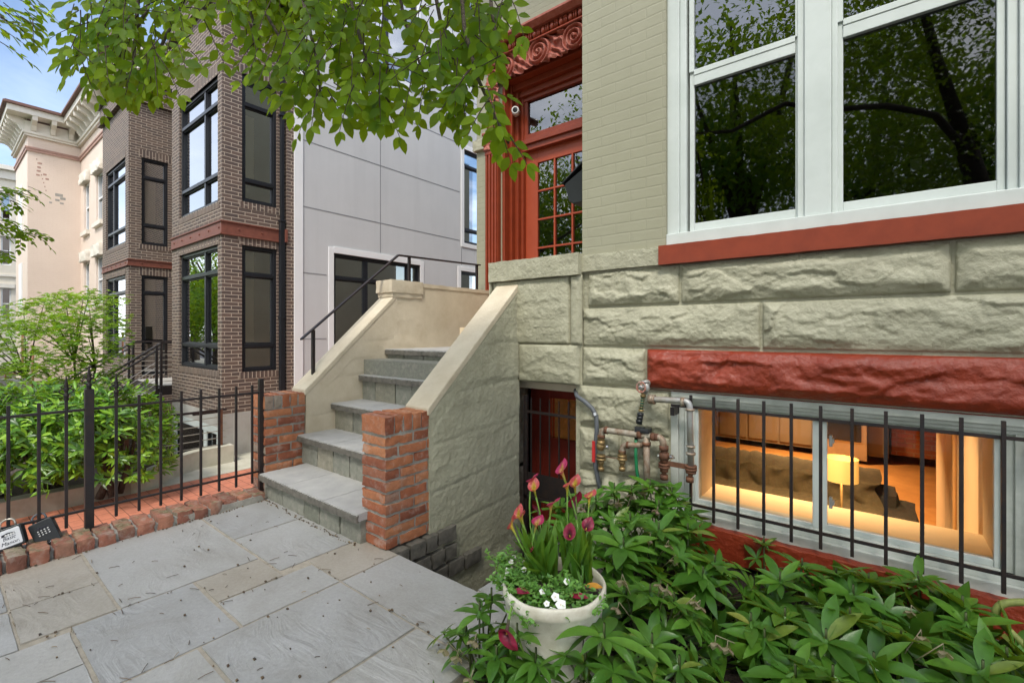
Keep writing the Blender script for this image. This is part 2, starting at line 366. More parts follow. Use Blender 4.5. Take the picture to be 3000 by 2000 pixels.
M['petal_white'] = paint('white_petal', (.8,.8,.76), None, .6)
M['petal_tan'] = leafmat('faded_sepal', ((.36,.30,.20),(.30,.22,.17),(.42,.40,.24)), .6, .3)
M['petal_mauve'] = leafmat('mauve_sepal', ((.22,.13,.13),(.28,.18,.16),(.20,.15,.12)), .6, .3)
M['spadix'] = paint('yellow_spadix', (.6,.35,.05), None, .6)
M['dry_leaf'] = paint('dry_yellow_leaf', (.50,.24,.03), (.34,.14,.02), .6, 20)
M['litter'] = leafmat('brown_debris', ((.05,.03,.02),(.12,.075,.04),(.04,.035,.03),(.3,.22,.12)), .8, .0)
def callamat(name, throat, mid, lip):
    t = NT(name); at = t.new('ShaderNodeAttribute'); at.attribute_name = 'h'
    c = t.ramp(at.outputs['Fac'], [(0,throat),(.42,tuple((a+b)/2 for a,b in zip(throat,mid))),(.66,mid),(.86,lip),(1,lip)])
    t.link(c, t.b.inputs['Base Color']); t.b.inputs['Roughness'].default_value = .4
    tr = t.new('ShaderNodeBsdfTranslucent'); t.link(c, tr.inputs['Color']); ms = t.new('ShaderNodeMixShader'); ms.inputs[0].default_value = .3
    t.link(t.b.outputs[0], ms.inputs[1]); t.link(tr.outputs[0], ms.inputs[2]); t.link(ms.outputs[0], t.out.inputs['Surface'])
    return t.m
M['calla_pink'] = callamat('calla_pink', (.20,.34,.04), (.52,.26,.08), (.42,.025,.10))
M['calla_orange'] = callamat('calla_orange', (.24,.37,.035), (.58,.40,.05), (.55,.09,.09))
M['calla_maroon'] = callamat('calla_maroon', (.09,.10,.05), (.12,.025,.045), (.27,.012,.045))
# interior
M['warm_wall'] = paint('warm_plaster', (.62,.50,.33), (.58,.46,.30), .8, 2)
M['wood_floor'] = paint('orange_wood_floor', (.46,.22,.07), (.34,.15,.045), .35, 6)
M['cabinet'] = paint('grey_kitchen_cabinet', (.22,.17,.11), (.19,.145,.095), .5, 2)
M['oven'] = paint('black_oven_glass', (.012,.012,.012), None, .12)
M['steel'] = paint('brushed_steel', (.50,.46,.40), None, .3, 5, 60, .05, .001, .8)
M['sofa'] = paint('charcoal_upholstery', (.05,.044,.038), (.035,.03,.026), .95, 40, 200, .5, .002)
M['throw'] = paint('olive_throw', (.105,.085,.05), (.07,.056,.032), .95, 30, 150, .6, .003)
M['shade'] = None
def shademat():
    t = NT('lit_lamp_shade'); t.b.inputs['Base Color'].default_value = (.65,.5,.22,1); t.b.inputs['Emission Color'].default_value = (1,.55,.10,1); t.b.inputs['Emission Strength'].default_value = .10
    return t.m
M['shade'] = shademat()
M['bulb'] = emis('lit_bulb', (1,.72,.25), 1.6)
M['wood'] = paint('blond_wood', (.50,.30,.13), None, .5)
M['exposed'] = brickmat('exposed_orange_brick', ((.40,.14,.05),(.30,.10,.04)), (.35,.22,.12), .2, .07, .01, .8, .5, .006)
M['paper'] = paint('paper_note', (.6,.57,.55), None, .8)
# ------------------------------------------------------------------ setting
MB().box(-400,400,-400,400,-1.9,-1.75).build('ground', M['ground']); structure(bpy.data.objects['ground'])
structure(MB().box(-60,60,-30,-6.3,-1.7,-.78).build('road', M['asphalt']))
structure(MB().box(-60,60,-6.3,-2.0,-1.7,-.62).build('pavement', M['pavement']))
# bluestone patio: slabs laid on a grout bed
bed = MB(); bed.box(-3.62,-1.20,-2.0,1.655,-1.7,-.005); bed.box(-1.53,-1.20,1.655,2.2,-1.7,-.005)
bed.box(-1.2,3.2,-2.0,-.62,-1.7,-.005)
patio_bed = structure(bed.build('patio_bed', M['grout']))
slabs = [(-3.62,-3.07,-.55,.225),(-3.62,-3.07,.235,.535),(-3.06,-2.70,.235,.535) ,
 (-3.62,-2.70,.55,1.14),(-3.62,-3.06,1.155,1.65),(-3.05,-2.47,1.155,1.65),(-2.69,-2.41,.84,1.14),
 (-3.05,-2.66,-.25,.225),(-2.69,-2.13,.385,.825) ,(-2.65,-2.36,-.25,.37),(-2.40,-2.13,.84,1.29),(-2.455,-2.13,1.30,1.65),
 (-2.35,-1.85,-.3,.37),(-2.115,-1.545,.68,1.285),(-2.12,-1.20,1.30,1.65),(-2.115,-1.83,.385,.665),(-1.82,-1.20,.30,.665),(-1.53,-1.20,.68,1.285),
 (-1.53,-1.20,1.665,2.2),(-1.84,-1.20,-.3,.29),(-3.62,-2.4,-2,-.56),(-3.05,-1.2,-.55,-.31),(-2.39,-.4,-2,-.56),(-.39,1.4,-2,-.63)]
warm = {2,6,1}
a, b = MB(), MB()
for i, (x0,x1,y0,y1) in enumerate(slabs):
    (b if i in warm or i == 11 else a).rough(x0,x1,y0,y1,-.04,R.uniform(-.001,.003),.05,.0022,14,i)
structure(a.build('patio', M['slate'], None, 0, True, True))
structure(b.build('patio_tan_slabs', M['slate_warm'], None, 0, True, True))
structure(MB().box(-1.205,3.2,-.62,2.95,-1.7,-.10).build('garden_soil', M['soil']))
structure(MB().box(-2.5,-1.53,1.66,3.2,-1.7,-.72).build('basement_well_floor', M['slate_edge']))
structure(MB().box(-1.54,-1.5,1.66,2.9,-.75,-.02).build('basement_well_wall', M['concrete_grey']))
# neighbouring plots
structure(MB(True).box(-4.545,-2.2,-2.5,8,-.5,-.002).build('brick_walk', M['paving']))
structure(MB(True).box(-5.2,-4.55,.9,2.5,-.5,.001).build('concrete_path', M['concrete_pale']))
structure(MB(True).box(-16,-4.6,-1.1,1.0,-.6,.07).box(-16,-6.72,1.0,1.9,-.6,.068).box(-16,-8.7,1.9,2.5,-.6,.06).build('planting_bed', M['mulch']))
structure(MB(True).box(-6.7,-5.0,.95,2.4,-1.2,-.42).build('sunken_area_floor', M['concrete_grey']))
structure(MB(True).box(-40,-16,-1.1,4,-.6,.03).build('far_yards', M['mulch']))
# ------------------------------------------------------------------ own house
def smooth(t): t = max(0,min(1,t)); return t*t*(3-2*t)
def facet(x, z, f, seed):
    """chiselled facets: every cell is a small tilted plane"""
    p = Vector((x*f*.55, z*f*1.35, seed*3.1)); d, pts = noise.voronoi(p); c = pts[0]; r = noise.noise_vector(c*7.3+Vector((1.7,4.1,9.2))); q = p-c
    return .5+.75*r.x+.95*(q.x*r.y+q.y*(r.z-.25))
def rockh(x, z, seed, fx=3.2, fz=5.2):
    k = fx/3.2; p = Vector((x*fx+seed*5.1, z*fz+seed*2.3, seed*1.7)); q = p+noise.noise_vector(p*1.1)*.25
    xx = x+.03*noise.noise(p*3.1); zz = z+.02*noise.noise(p*3.3+Vector((3,1,7)))
    base = .5+.5*noise.fractal(q*.9, .9, 2.0, 4)
    t = z*fz*1.2+x*fx*.2*(1 if int(seed)%2 else -1)+1.2*noise.noise(q*.7)+.5*noise.noise(q*2.9)+.2*noise.noise(q*7.1)
    fr = t-floor(t); saw = (1-fr)/.88 if fr > .12 else fr/.12          # lip that juts out, cut back beneath
    mask = smooth(.35+1.2*noise.noise(q*.6+Vector((4,7,2))))
    return .50*base+.26*saw*mask+.30*facet(xx,zz,3.6*k,seed)+.13*facet(xx,zz,9*k,seed+3)+.04*facet(xx,zz,24*k,seed+5)+.03*noise.noise(q*9)+.022*noise.noise(q*19)
def rock(mb, x0, x1, z0, z1, y, amp, seed, step=.0085, margin=.012, back=.03):
    """rock-faced block on a wall facing -Y: pillowed out from a drafted margin"""
    nu = max(4,int((x1-x0)/step)); nv = max(4,int((z1-z0)/step))
    def F(s, t):
        x = x0+(x1-x0)*s; z = z0+(z1-z0)*t
        e = min(x-x0, x1-x, z-z0, z1-z)
        ed = .35*smooth((e-.001)/margin)+.65*smooth(e/.075)
        if e < 1e-6: return (x, y+back, z)
        return (x, y - amp*ed*rockh(x,z,seed) + .003*noise.noise(Vector((x*60,z*60,seed))), z)
    mb.grid(F, nu, nv)
HX = (-4.02, -1.66)
house = thing('row_house', (-1.4,3.6,-.72), 'sage painted row house with rusticated stone base, red trim and wide bay window', 'house')
Y0, Y1 = 2.9, 4.35
w = MB()                                              # painted brick
w.box(-1.66,-1.06,Y0,Y0+.3,1.79,7.5); w.box(-1.06,.56,Y0,Y0+.3,4.3,7.5); w.box(.56,3.2,Y0,Y0+.3,1.79,7.5)
w.box(-1.66,-1.4,Y0+.3,Y1+.3,.9,7.5)
w.build('bay_brick_wall', M['sage_brick'], house)
w = MB(); w.box(-4.02,-3.60,Y1,Y1+.3,-1.7,7.5); w.box(-3.60,-1.6,Y1,Y1+.3,4.6,7.5); w.box(-4.02,-3.72,Y1+.3,13,-1.7,7.5); w.box(-3.72,3.2,12.7,13,-1.7,7.5)
w.box(-3.60,-1.6,Y1,Y1+.3,-1.7,1.2)
w.build('front_brick_wall', M['sage_brick'], house)
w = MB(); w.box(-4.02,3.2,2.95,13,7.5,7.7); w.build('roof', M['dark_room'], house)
w = MB(); w.rough(-4.05,-3.83,Y1-.05,Y1+.02,3.53,3.67,.02,.006,30,4); w.build('stone_band', M['sage_stone'], house, 0, True, True)
w = MB(); w.rough(-1.665,-1.09,Y0-.022,Y0+.25,1.676,1.792,.02,.0025,20,2); w.build('belt_course', M['sage_stone'], house, 0, True, True)
st = MB(); sd = 1
def course(z0, z1, xs):
    global sd
    for x0, x1 in zip(xs, xs[1:]): sd += 1; rock(st, x0+.0015, x1-.0015, z0+.001, z1-.001, Y0+.012, .07, sd)
course(1.425,1.672,[-1.62,-.97,.262,1.2]); course(1.15,1.425,[-1.665,-.52,.9,1.6]); course(.88,1.15,[-1.665,-1.19])
course(.585,.88,[-1.69,-1.035]); course(.28,.585,[-1.69,-1.37,-1.035]); course(-.02,.28,[-1.69,-1.035]); course(-.30,-.02,[-1.69,-1.035])
st.build('rusticated_stone_base', M['sage_stone'], house, 0, True)
JB = Y0+.014
w = MB(); w.box(-1.69,1.6,JB,Y0+.3,.885,1.79); w.box(-1.72,-1.03,JB,Y0+.3,-.8,.885); w.box(.56,3.2,JB,Y0+.3,-.8,.885); w.box(-1.03,.56,JB,Y0+.3,-.8,.05)
w.box(1.6,3.2,JB,Y0+.3,.885,1.79)
w.build('stone_backing', M['sage_stone'], house)
w = MB(); w.rough(-1.09,1.6,Y0-.05,Y0+.28,1.672,1.79,.03,.002,20,9); w.build('window_sill', M['red_paint'], house, 0, True, True)
w = MB(); rock(w,-1.185,1.5,.885,1.148,Y0-.005,.105,21,.010,.022,.09); w.box(-1.17,1.5,Y0-.005,Y0+.25,.882,.884); w.build('lintel', M['red_rough'], house, 0, True)
w = MB(); w.rough(-1.03,1.5,Y0-.06,Y0+.2,-.06,.105,.025,.007,14,5); w.build('basement_sill', M['red_rough'], house, 0, True, True)
# landing block that carries the porch parapet, with the basement doorway below
w = MB(); w.rough(-2.49,-1.655,2.83,3.06,1.655,1.81,.025,.004,14,31); w.box(-2.49,-2.30,3.05,4.33,1.0,1.79)
w.rough(-2.49,-2.475,2.84,3.05,1.0,1.66,.03,.003,14,32); w.build('porch_parapet', M['sage_stone'], house, 0, True, True)
w = MB(); rock(w,-2.475,-1.745,1.16,1.658,2.868,.024,33,.011,.02); rock(w,-1.742,-1.655,1.16,1.658,2.862,.03,34,.011,.02)
rock(w,-2.215,-1.675,.868,1.165,2.872,.03,35,.011,.02)
for k,(x0,x1,z0,z1) in enumerate([(-2.02,-1.80,1.415,1.45),(-2.05,-1.86,1.355,1.40),(-2.06,-1.80,1.29,1.34),(-2.03,-1.78,1.235,1.275),(-2.33,-2.1,1.53,1.58)]):
    w.rough(x0,x1,2.853,2.89,z0,z1,.012,.004,40,50+k)
w.build('porch_base', M['sage_stone'], house, 0, True)
w = MB(); w.box(-2.475,-1.66,2.90,3.15,.87,1.66); w.box(-3.73,-2.56,2.95,3.4,-.8,.86); w.build('porch_core', M['sage_stone'], house)
# wide bay window: two double hung units under one white frame
def bar(mb, x0, x1, z0, z1, yf, yb): mb.box(x0,x1,yf,yb,z0,z1)
win = MB()
for (x0,x1,yf) in ((-1.06,-.985,2.925),(-.985,-.945,2.94),(-.318,-.198,2.925),(.472,.56,2.925),(.437,.472,2.94),(-.352,-.318,2.94),(-.198,-.172,2.94)): bar(win,x0,x1,1.868,4.3,yf,3.05)
bar(win,-1.06,.56,1.79,1.868,2.905,3.05); bar(win,-1.06,.56,4.2,4.3,2.926,3.05)
wf = win.build('bay_window', M['white'], house, .004)
f = 2.965/2.9
for (x0,x1) in ((-.93,-.335),(-.178,.435)):
    g0, g1 = x0+.028, x1-.028
    s = MB(); bar(s,x0,g0,1.87,2.86,2.957,3.02); bar(s,g1,x1,1.87,2.86,2.957,3.02); bar(s,g0,g1,1.87,1.925,2.957,3.02); bar(s,g0,g1,2.775,2.835,2.950,3.02)
    s.build('lower_sash', M['white'], wf, .003)
    s = MB(); bar(s,x0,g0,2.86,4.2,2.946,3.0); bar(s,g1,x1,2.86,4.2,2.946,3.0); bar(s,g0,g1,2.836,2.87,2.946,3.0); bar(s,g0,g1,4.15,4.2,2.946,3.0)
    s.build('upper_sash', M['white'], wf, .003)
    s = MB(); s.poly([(g0,2.975,1.925),(g1,2.975,1.925),(g1,2.975,2.775),(g0,2.975,2.775)]); s.build('screened_pane', M['glass_dark'], wf)
    s = MB(); s.poly([(g0,2.965,2.87),(g1,2.965,2.87),(g1,2.965,4.15),(g0,2.965,4.15)]); s.build('pane', M['glass_upper'], wf)
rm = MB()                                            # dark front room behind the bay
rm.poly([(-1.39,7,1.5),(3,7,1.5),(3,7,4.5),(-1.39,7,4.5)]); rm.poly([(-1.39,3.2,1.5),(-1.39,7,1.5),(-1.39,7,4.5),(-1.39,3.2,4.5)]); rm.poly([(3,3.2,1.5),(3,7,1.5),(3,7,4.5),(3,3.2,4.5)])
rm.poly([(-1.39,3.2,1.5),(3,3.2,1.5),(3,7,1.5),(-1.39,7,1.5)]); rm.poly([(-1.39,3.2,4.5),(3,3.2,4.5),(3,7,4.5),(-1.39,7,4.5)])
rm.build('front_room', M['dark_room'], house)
nt = MB(); p = aty(2683,482,3.03); nt.box(p.x-.022,p.x+.022,3.028,3.032,p.z-.03,p.z+.028)
tag(nt.build('paper_note', M['paper']), 'small pale paper note taped inside the large right bay window', 'note')
# basement window: white frame with stepped head, sliding sashes, warm room behind
bw = MB()
bar(bw,-1.03,.60,.845,.884,2.905,3.1); bar(bw,-.99,.58,.825,.845,2.92,3.1); bar(bw,-.98,.57,.805,.825,2.935,3.1); bar(bw,-.965,.56,.782,.805,2.945,3.1)
bar(bw,-1.03,-.985,.10,.845,2.905,3.1); bar(bw,-.985,-.955,.15,.825,2.925,3.1); bar(bw,-.955,-.925,.15,.805,2.935,3.1); bar(bw,-.925,-.90,.15,.79,2.955,3.1)
bar(bw,.42,.46,.15,.79,2.95,3.1); bar(bw,.46,.50,.15,.805,2.935,3.1); bar(bw,.50,.55,.15,.825,2.92,3.1); bar(bw,.55,.62,.10,.845,2.905,3.1)
bar(bw,-1.03,.62,.10,.155,2.90,3.1); bar(bw,-.985,.55,.155,.185,2.925,3.1); bar(bw,-.925,.46,.185,.20,2.95,3.1)
bwf = bw.build('basement_window', M['white_old'], house, .003)
s = MB()
for x0,x1 in ((-.90,-.88),(-.285,-.22),(.40,.42)): bar(s,x0,x1,.2,.785,2.965,3.0)
bar(s,-.88,-.285,.2,.22,2.965,3.0); bar(s,-.22,.40,.2,.23,2.972,3.0)
s.build('sash', M['white'], bwf, .002)
s = MB(); s.poly([(-.88,2.985,.2),(-.285,2.985,.2),(-.285,2.985,.79),(-.88,2.985,.79)]); s.build('pane', M['glass'], bwf)
s = MB(); s.poly([(-.22,2.99,.2),(.40,2.99,.2),(.40,2.99,.79),(-.22,2.99,.79)]); s.build('pane', M['glass'], bwf)
for zc in (.67,.34): s = MB(); s.box(-.214,-.198,2.995,3.02,zc-.03,zc+.03); s.box(-.206,-.19,3.0,3.03,zc-.012,zc+.012); s.build('sash_lock', M['camera_white'], bwf, .003)
s = MB(); s.box(-1.03,.62,3.1,3.42,.13,.195); s.build('inner_sill', M['warm_wall'], bwf)
s = MB(); s.box(-1.05,-.90,3.1,3.42,.195,.9); s.box(.42,.62,3.1,3.42,.195,.9); s.box(-1.05,.62,3.1,3.42,.80,.95); s.build('inner_reveal', M['warm_wall'], bwf)
# basement room
rm = MB()
for q in ([(-3.4,3.42,-.75),(2.6,3.42,-.75),(2.6,9.8,-.75),(-3.4,9.8,-.75)],): rm.poly(q)
rm.build('basement_floor', M['wood_floor'], house)
rm = MB()
X0, X1, YA, YB, ZA, ZB = -3.4, 2.6, 3.42, 9.8, -.75, 1.3
rm.poly([(X0,YB,ZA),(X1,YB,ZA),(X1,YB,ZB),(X0,YB,ZB)]); rm.poly([(X0,YA,ZA),(X0,YB,ZA),(X0,YB,ZB),(X0,YA,ZB)]); rm.poly([(X1,YA,ZA),(X1,YB,ZA),(X1,YB,ZB),(X1,YA,ZB)])
rm.poly([(X0,YA,ZB),(X1,YA,ZB),(X1,YB,ZB),(X0,YB,ZB)])
rm.poly([(-1.69,YA,ZA),(X1,YA,ZA),(X1,YA,.13),(-1.69,YA,.13)]); rm.poly([(-1.69,YA,.13),(-1.05,YA,.13),(-1.05,YA,ZB),(-1.69,YA,ZB)]); rm.poly([(.62,YA,.13),(X1,YA,.13),(X1,YA,ZB),(.62,YA,ZB)]); rm.poly([(-1.05,YA,.9),(.62,YA,.9),(.62,YA,ZB),(-1.05,YA,ZB)])
rm.poly([(X0,YA,ZA),(-2.56,YA,ZA),(-2.56,YA,ZB),(X0,YA,ZB)]); rm.poly([(-2.56,YA,.87),(-1.69,YA,.87),(-1.69,YA,ZB),(-2.56,YA,ZB)])
rm.build('basement_wall', M['warm_wall'], house)
# basement door recess, door and lintel
dr = MB(); dr.box(-2.60,-2.42,3.28,3.45,-.75,.86); dr.box(-1.72,-1.685,2.96,3.45,-.75,.86); dr.box(-2.56,-1.685,3.02,3.45,.80,.868); dr.build('doorway_lining', M['cream_stone'], house)
dx0, dx1, dy = -2.42, -1.72, 3.32
dd = MB(); dd.box(dx0,dx0+.20,dy,dy+.04,-.72,.80); dd.box(dx0+.20,dx1,dy,dy+.04,-.72,.35); dd.box(dx0+.20,dx1,dy,dy+.04,.69,.80); dd.box(dx1-.14,dx1,dy,dy+.0405,.35,.69); dd.box(-2.19,-2.18,dy,dy+.02,.35,.69); dd.box(-2.04,-2.03,dy,dy+.02,.35,.69)
for k in range(7): dd.box(dx0+.05+k*.085,dx0+.053+k*.085,dy-.004,dy+.01,-.7,.33)
bd = dd.build('basement_door', M['maroon'], house, .003)
q = MB(); q.poly([(dx0+.20,dy+.03,.35),(dx1-.14,dy+.03,.35),(dx1-.14,dy+.03,.69),(dx0+.20,dy+.03,.69)]); q.build('pane', M['glass'], bd)
# front door, transom and carved surround
DY = 4.60
fr = MB()
fr.box(-3.60,-3.56,Y1+.0,DY+.05,1.1,4.27); fr.box(-3.56,-3.52,4.44,DY+.05,1.1,4.27); fr.box(-3.52,-3.47,4.50,DY+.05,1.1,4.20); fr.box(-3.47,-3.43,4.55,DY+.05,1.1,4.12)
fr.box(-3.60,-1.6,Y1+.001,DY+.05,4.265,4.5); fr.box(-3.52,-1.6,4.46,DY+.05,4.19,4.265); fr.box(-3.47,-1.6,4.52,DY+.05,4.12,4.19); fr.box(-3.43,-1.6,4.56,DY+.05,4.07,4.12); fr.box(-3.43,-3.38,4.57,DY+.05,3.66,4.07)
fr.box(-3.43,-1.6,4.53,DY+.05,3.45,3.52); fr.box(-3.43,-1.6,4.50,DY+.05,3.52,3.58); fr.box(-3.43,-1.6,4.56,DY+.05,3.58,3.66)
fr.build('door_frame', M['red_paint'], house, .004)
q = MB(); q.poly([(-3.38,DY,3.66),(-1.9,DY,3.66),(-1.9,DY,4.07),(-3.38,DY,4.07)]); q.build('transom_pane', M['glass_upper'], house)
d = MB(); d.box(-3.43,-3.25,DY,DY+.05,1.12,3.45); d.box(-3.25,-2.52,DY,DY+.05,3.30,3.45); d.box(-2.52,-2.34,DY,DY+.05,1.12,3.45); d.box(-3.25,-2.52,DY,DY+.05,1.12,1.58)
for k in range(1,3): x = -3.25+k*.243; d.box(x-.011,x+.011,DY-.004,DY+.04,1.58,3.30)
for k in range(1,5): z = 3.30-k*.344; d.box(-3.25,-2.52,DY-.002,DY+.04,z-.011,z+.011)
door = d.build('front_door', M['red_door'], house, .004)
q = MB()
q.poly([(-3.25,DY+.02,1.58),(-2.52,DY+.02,1.58),(-2.52,DY+.02,3.30),(-3.25,DY+.02,3.30)]); q.build('pane', M['glass_upper'], door)
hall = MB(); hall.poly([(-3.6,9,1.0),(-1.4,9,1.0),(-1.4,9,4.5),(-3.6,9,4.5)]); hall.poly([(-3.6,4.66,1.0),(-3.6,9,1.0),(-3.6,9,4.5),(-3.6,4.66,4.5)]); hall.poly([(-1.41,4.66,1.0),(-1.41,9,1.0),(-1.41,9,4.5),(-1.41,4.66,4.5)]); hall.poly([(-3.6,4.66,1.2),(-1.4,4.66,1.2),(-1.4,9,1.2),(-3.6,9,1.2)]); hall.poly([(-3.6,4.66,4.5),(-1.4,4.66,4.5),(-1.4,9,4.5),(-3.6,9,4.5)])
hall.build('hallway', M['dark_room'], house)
pl = MB(); PY = Y1-.075
pl.box(-3.82,-3.62,PY+.02,Y1+.02,1.05,3.48)
for k in range(4): x = -3.812+k*.0505; pl.box(x,x+.028,PY,PY+.03,1.16,3.42)
pl.box(-3.82,-3.62,PY,PY+.03,1.05,1.16); pl.box(-3.82,-3.62,PY,PY+.03,3.42,3.48)
pl.build('pilaster', M['red_paint'], house, .006)
def relief(mb, x0, x1, z0, z1, y, amp, fn, step=.008):
    mb.grid(lambda s,t: (x0+(x1-x0)*s, y-amp*fn(x0+(x1-x0)*s, z0+(z1-z0)*t), z0+(z1-z0)*t), int((x1-x0)/step), int((z1-z0)/step))
def scroll(x, z, cx, cz, r0, sg=1):
    r = sqrt((x-cx)**2+(z-cz)**2); th = atan2(z-cz,(x-cx)*sg)
    if r > r0*1.35: return None
    return .55+.45*sin(2*pi*(r/(r0*.42))-th) + (.5 if r < r0*.14 else 0)
def acanthus(x, z):
    best = None
    for cx, cz, r, sg in ((-3.50,4.385,.115,1),(-3.02,4.41,.125,-1),(-2.55,4.40,.12,1),(-2.10,4.40,.12,-1)):
        s = scroll(x, z, cx, cz, r, sg)
        if s is not None: best = s if best is None else max(best, s)
    n = noise.noise(Vector((x*9,z*9,3))); lf = .5+.5*sin((x*1.1+z*1.6)*42+6*n)
    lf *= .5+.5*noise.noise(Vector((x*16,z*16,8)))+.35
    return max(0,min(1.1, best if best is not None else lf))
cr = MB(); relief(cr,-3.80,-1.62,4.262,4.535,Y1-.03,.06,acanthus,.0075); cr.build('carved_frieze', M['red_old'], house, 0, True)
def fol(x, z):
    n = noise.noise(Vector((x*14,z*14,5))); return max(0,.5+.5*sin(z*55+8*n+abs(x+3.72)*60))*(.6+.5*noise.noise(Vector((x*30,z*30,1))))
cr = MB(); relief(cr,-3.83,-3.61,3.48,3.66,PY,.035,fol,.007); cr.box(-3.84,-3.60,PY-.03,Y1,3.655,3.69); cr.box(-3.825,-3.615,PY-.012,Y1,3.47,3.485)
relief(cr,-3.79,-3.61,3.69,4.25,Y1-.05,.045,fol,.008); cr.build('carved_capital', M['red_old'], house, 0, True)
ed = MB(); ed.box(-3.79,-1.62,Y1-.10,Y1,4.535,4.555); ed.box(-3.80,-1.62,Y1-.085,Y1,4.655,4.665)
x = -3.765
while x < -1.65:
    ed.lathe([(.004,-.045),(.022,-.035),(.032,-.005),(.03,.02),(.018,.04),(.003,.046)], (x,Y1-.075,4.605), (0,0,1), 10)
    ed.box(x+.042,x+.052,Y1-.10,Y1-.05,4.56,4.65); ed.box(x+.066,x+.078,Y1-.10,Y1-.05,4.56,4.65); x += .118
ed.box(-3.80,-1.62,Y1-.06,Y1,4.555,4.655)
ed.build('egg_and_dart_moulding', M['red_paint'], house, 0, True)
co = MB(); co.prism([(Y1,4.665),(Y1-.12,4.665),(Y1-.17,4.71),(Y1-.17,4.735),(Y1,4.775)],'x',-3.84,-1.62); co.build('door_cornice', M['red_old'], house, .003)
# mail box, security camera
mbx = thing('mailbox', (-1.66,3.08,2.3), 'dark green wall mailbox poking out past the bay corner beside the door', 'mailbox')
p0, p1, p2, p3 = aty(1672,546,3.08), aty(1676,560,3.08), aty(1690,600,3.08), aty(1700,606,3.08)
b = MB(); b.prism([(p0.x+.012,p0.z-.012),(p2.x-.004,p3.z+.02),(p2.x+.03,p3.z),(-1.66,p3.z),(-1.66,p0.z+.09)],'y',2.97,3.27); b.build('body', M['black_plastic'], mbx, .006)
b = MB(); b.prism([(p0.x-.004,p0.z-.004),(p0.x-.004,p0.z-.016),(-1.66,p0.z+.13),(-1.66,p0.z+.15)],'y',2.955,3.285); b.build('lid', M['black_plastic'], mbx, .004)
p = aty(1511,327,4.42); sc = thing('security_camera', p, 'small white round security camera mounted on the red door frame', 'camera')
ax = Vector((.45,-.75,-.12)).normalized()
b = MB(); b.lathe([(.001,.07),(.036,.07),(.045,.055),(.046,-.05),(.036,-.06),(.030,-.056)], p, -ax, 20); b.build('shell', M['camera_white'], sc, 0, True)
b = MB(); b.lathe([(.001,.052),(.024,.054),(.030,.052),(.031,.04)], p, ax, 20); b.build('lens_face', M['black_plastic'], sc, 0, True)
b = MB(); b.tube([p-ax*.05, p-ax*.09, (p.x,4.5,p.z+.03)], .01, 8); b.build('mount', M['camera_white'], sc, 0, True)
# ------------------------------------------------------------------ stoop
stoop = thing('stoop', (-3.05,2.3,0), 'stone stoop with bluestone treads rising between cream painted cheek walls', 'stoop')
noses = [1.557,1.886,2.18,2.454,2.739,4.36]; tops = [.187,.412,.638,.864,1.09]
for i in range(5):
    x0, x1 = (-3.66,-2.385) if i == 0 else (-3.735,-2.41)
    t = MB(); cuts = [x0, x0+.42+.08*(i%2), x0+.9-.07*(i%3), x1]
    for a_, b_ in zip(cuts, cuts[1:]): t.rough(a_+.001,b_-.001,noses[i],noses[i+1]+.06 if i < 4 else 4.36,tops[i]-.046,tops[i],.024,.0028,24,60+i)
    t.build('tread', M['tread'], stoop, 0, True, True)
    zb = tops[i-1] if i else -.02
    t = MB(); c = [x0+(.025 if i == 0 else 0)]; rr = random.Random(40+i)
    while c[-1] < x1-.3: c.append(c[-1]+rr.uniform(.2,.33))
    c.append(x1-(.015 if i == 0 else 0))
    for k,(a_, b_) in enumerate(zip(c, c[1:])): t.rough(a_+.004,b_-.004,noses[i]+.028+rr.uniform(0,.008),noses[i]+.3,zb-.01,tops[i]-.042,.022,.005,18,80+i*9+k)
    t.build('riser', M['riser'], stoop, 0, True, True)
    t = MB(); t.rough(x0-.001,x1+.001,noses[i]-.007,noses[i]+.012,tops[i]-.049,tops[i]-.009,.012,.0045,45,120+i); t.build('chipped_nosing', M['slate_edge'], stoop, 0, True, True)
t = MB(); t.box(-3.72,-2.42,1.62,4.3,-.8,.13); t.box(-3.72,-2.42,2.5,4.3,.1,1.0); t.build('core', M['riser'], stoop)
def slope(y): return .765+(y-1.955)*(1.60-.765)/(2.86-1.955)
def cheek(mb, x0, x1, seed, out):
    n = 44
    # outer (+X) face, inner (-X) face, sloping top, front
    for X, sg, am in ((x1,1,.042 if out else .016),(x0,-1,.022)):
        zlo = -.8 if (out or sg < 0) else -.02
        def F(s, t, X=X, sg=sg, am=am, zlo=zlo):
            y = 1.955+(2.885-1.955)*s; zt = slope(y); z = zlo+(zt-zlo)*t
            e = min((y-1.955), zt-z)
            h = rockh(y*1.0, z*.9, seed+sg*3, 1.5, 1.9)-.5
            for zj in (-.02,.26,.56,.86,1.15):
                g = zj+.02*noise.noise(Vector((y*4,zj*5,seed)))+ .05*(y-2.3); h -= .20*max(0,1-abs(z-g)/.012)
            if z > zt-.16: h *= .35
            return (X+sg*am*h*smooth(e/.05), y, z)
        mb.grid(F, 80, 150)
    mb.grid(lambda s,t: (x0+(x1-x0)*s, 1.955+(2.885-1.955)*t, slope(1.955+.93*t)+.006*noise.noise(Vector((s*3,t*6,seed)))), 8, 40)
    mb.grid(lambda s,t: (x0+(x1-x0)*s, 1.955, -.8+(.765+.8)*t), 4, 30)
c = MB(); cheek(c,-2.425,-2.208,3,True); c.build('cheek_wall', M['sage_stone'], stoop, 0, True)
c = MB(); cheek(c,-3.935,-3.725,8,False); c.build('cheek_wall', M['cream_stone'], stoop, 0, True)
c = MB(); c.prism([(1.94,.775),(2.90,1.66),(2.90,1.60),(1.955,.73),(1.94,.73)],'x',-2.428,-2.204); c.build('coping', M['cream_stone'], stoop, .012)
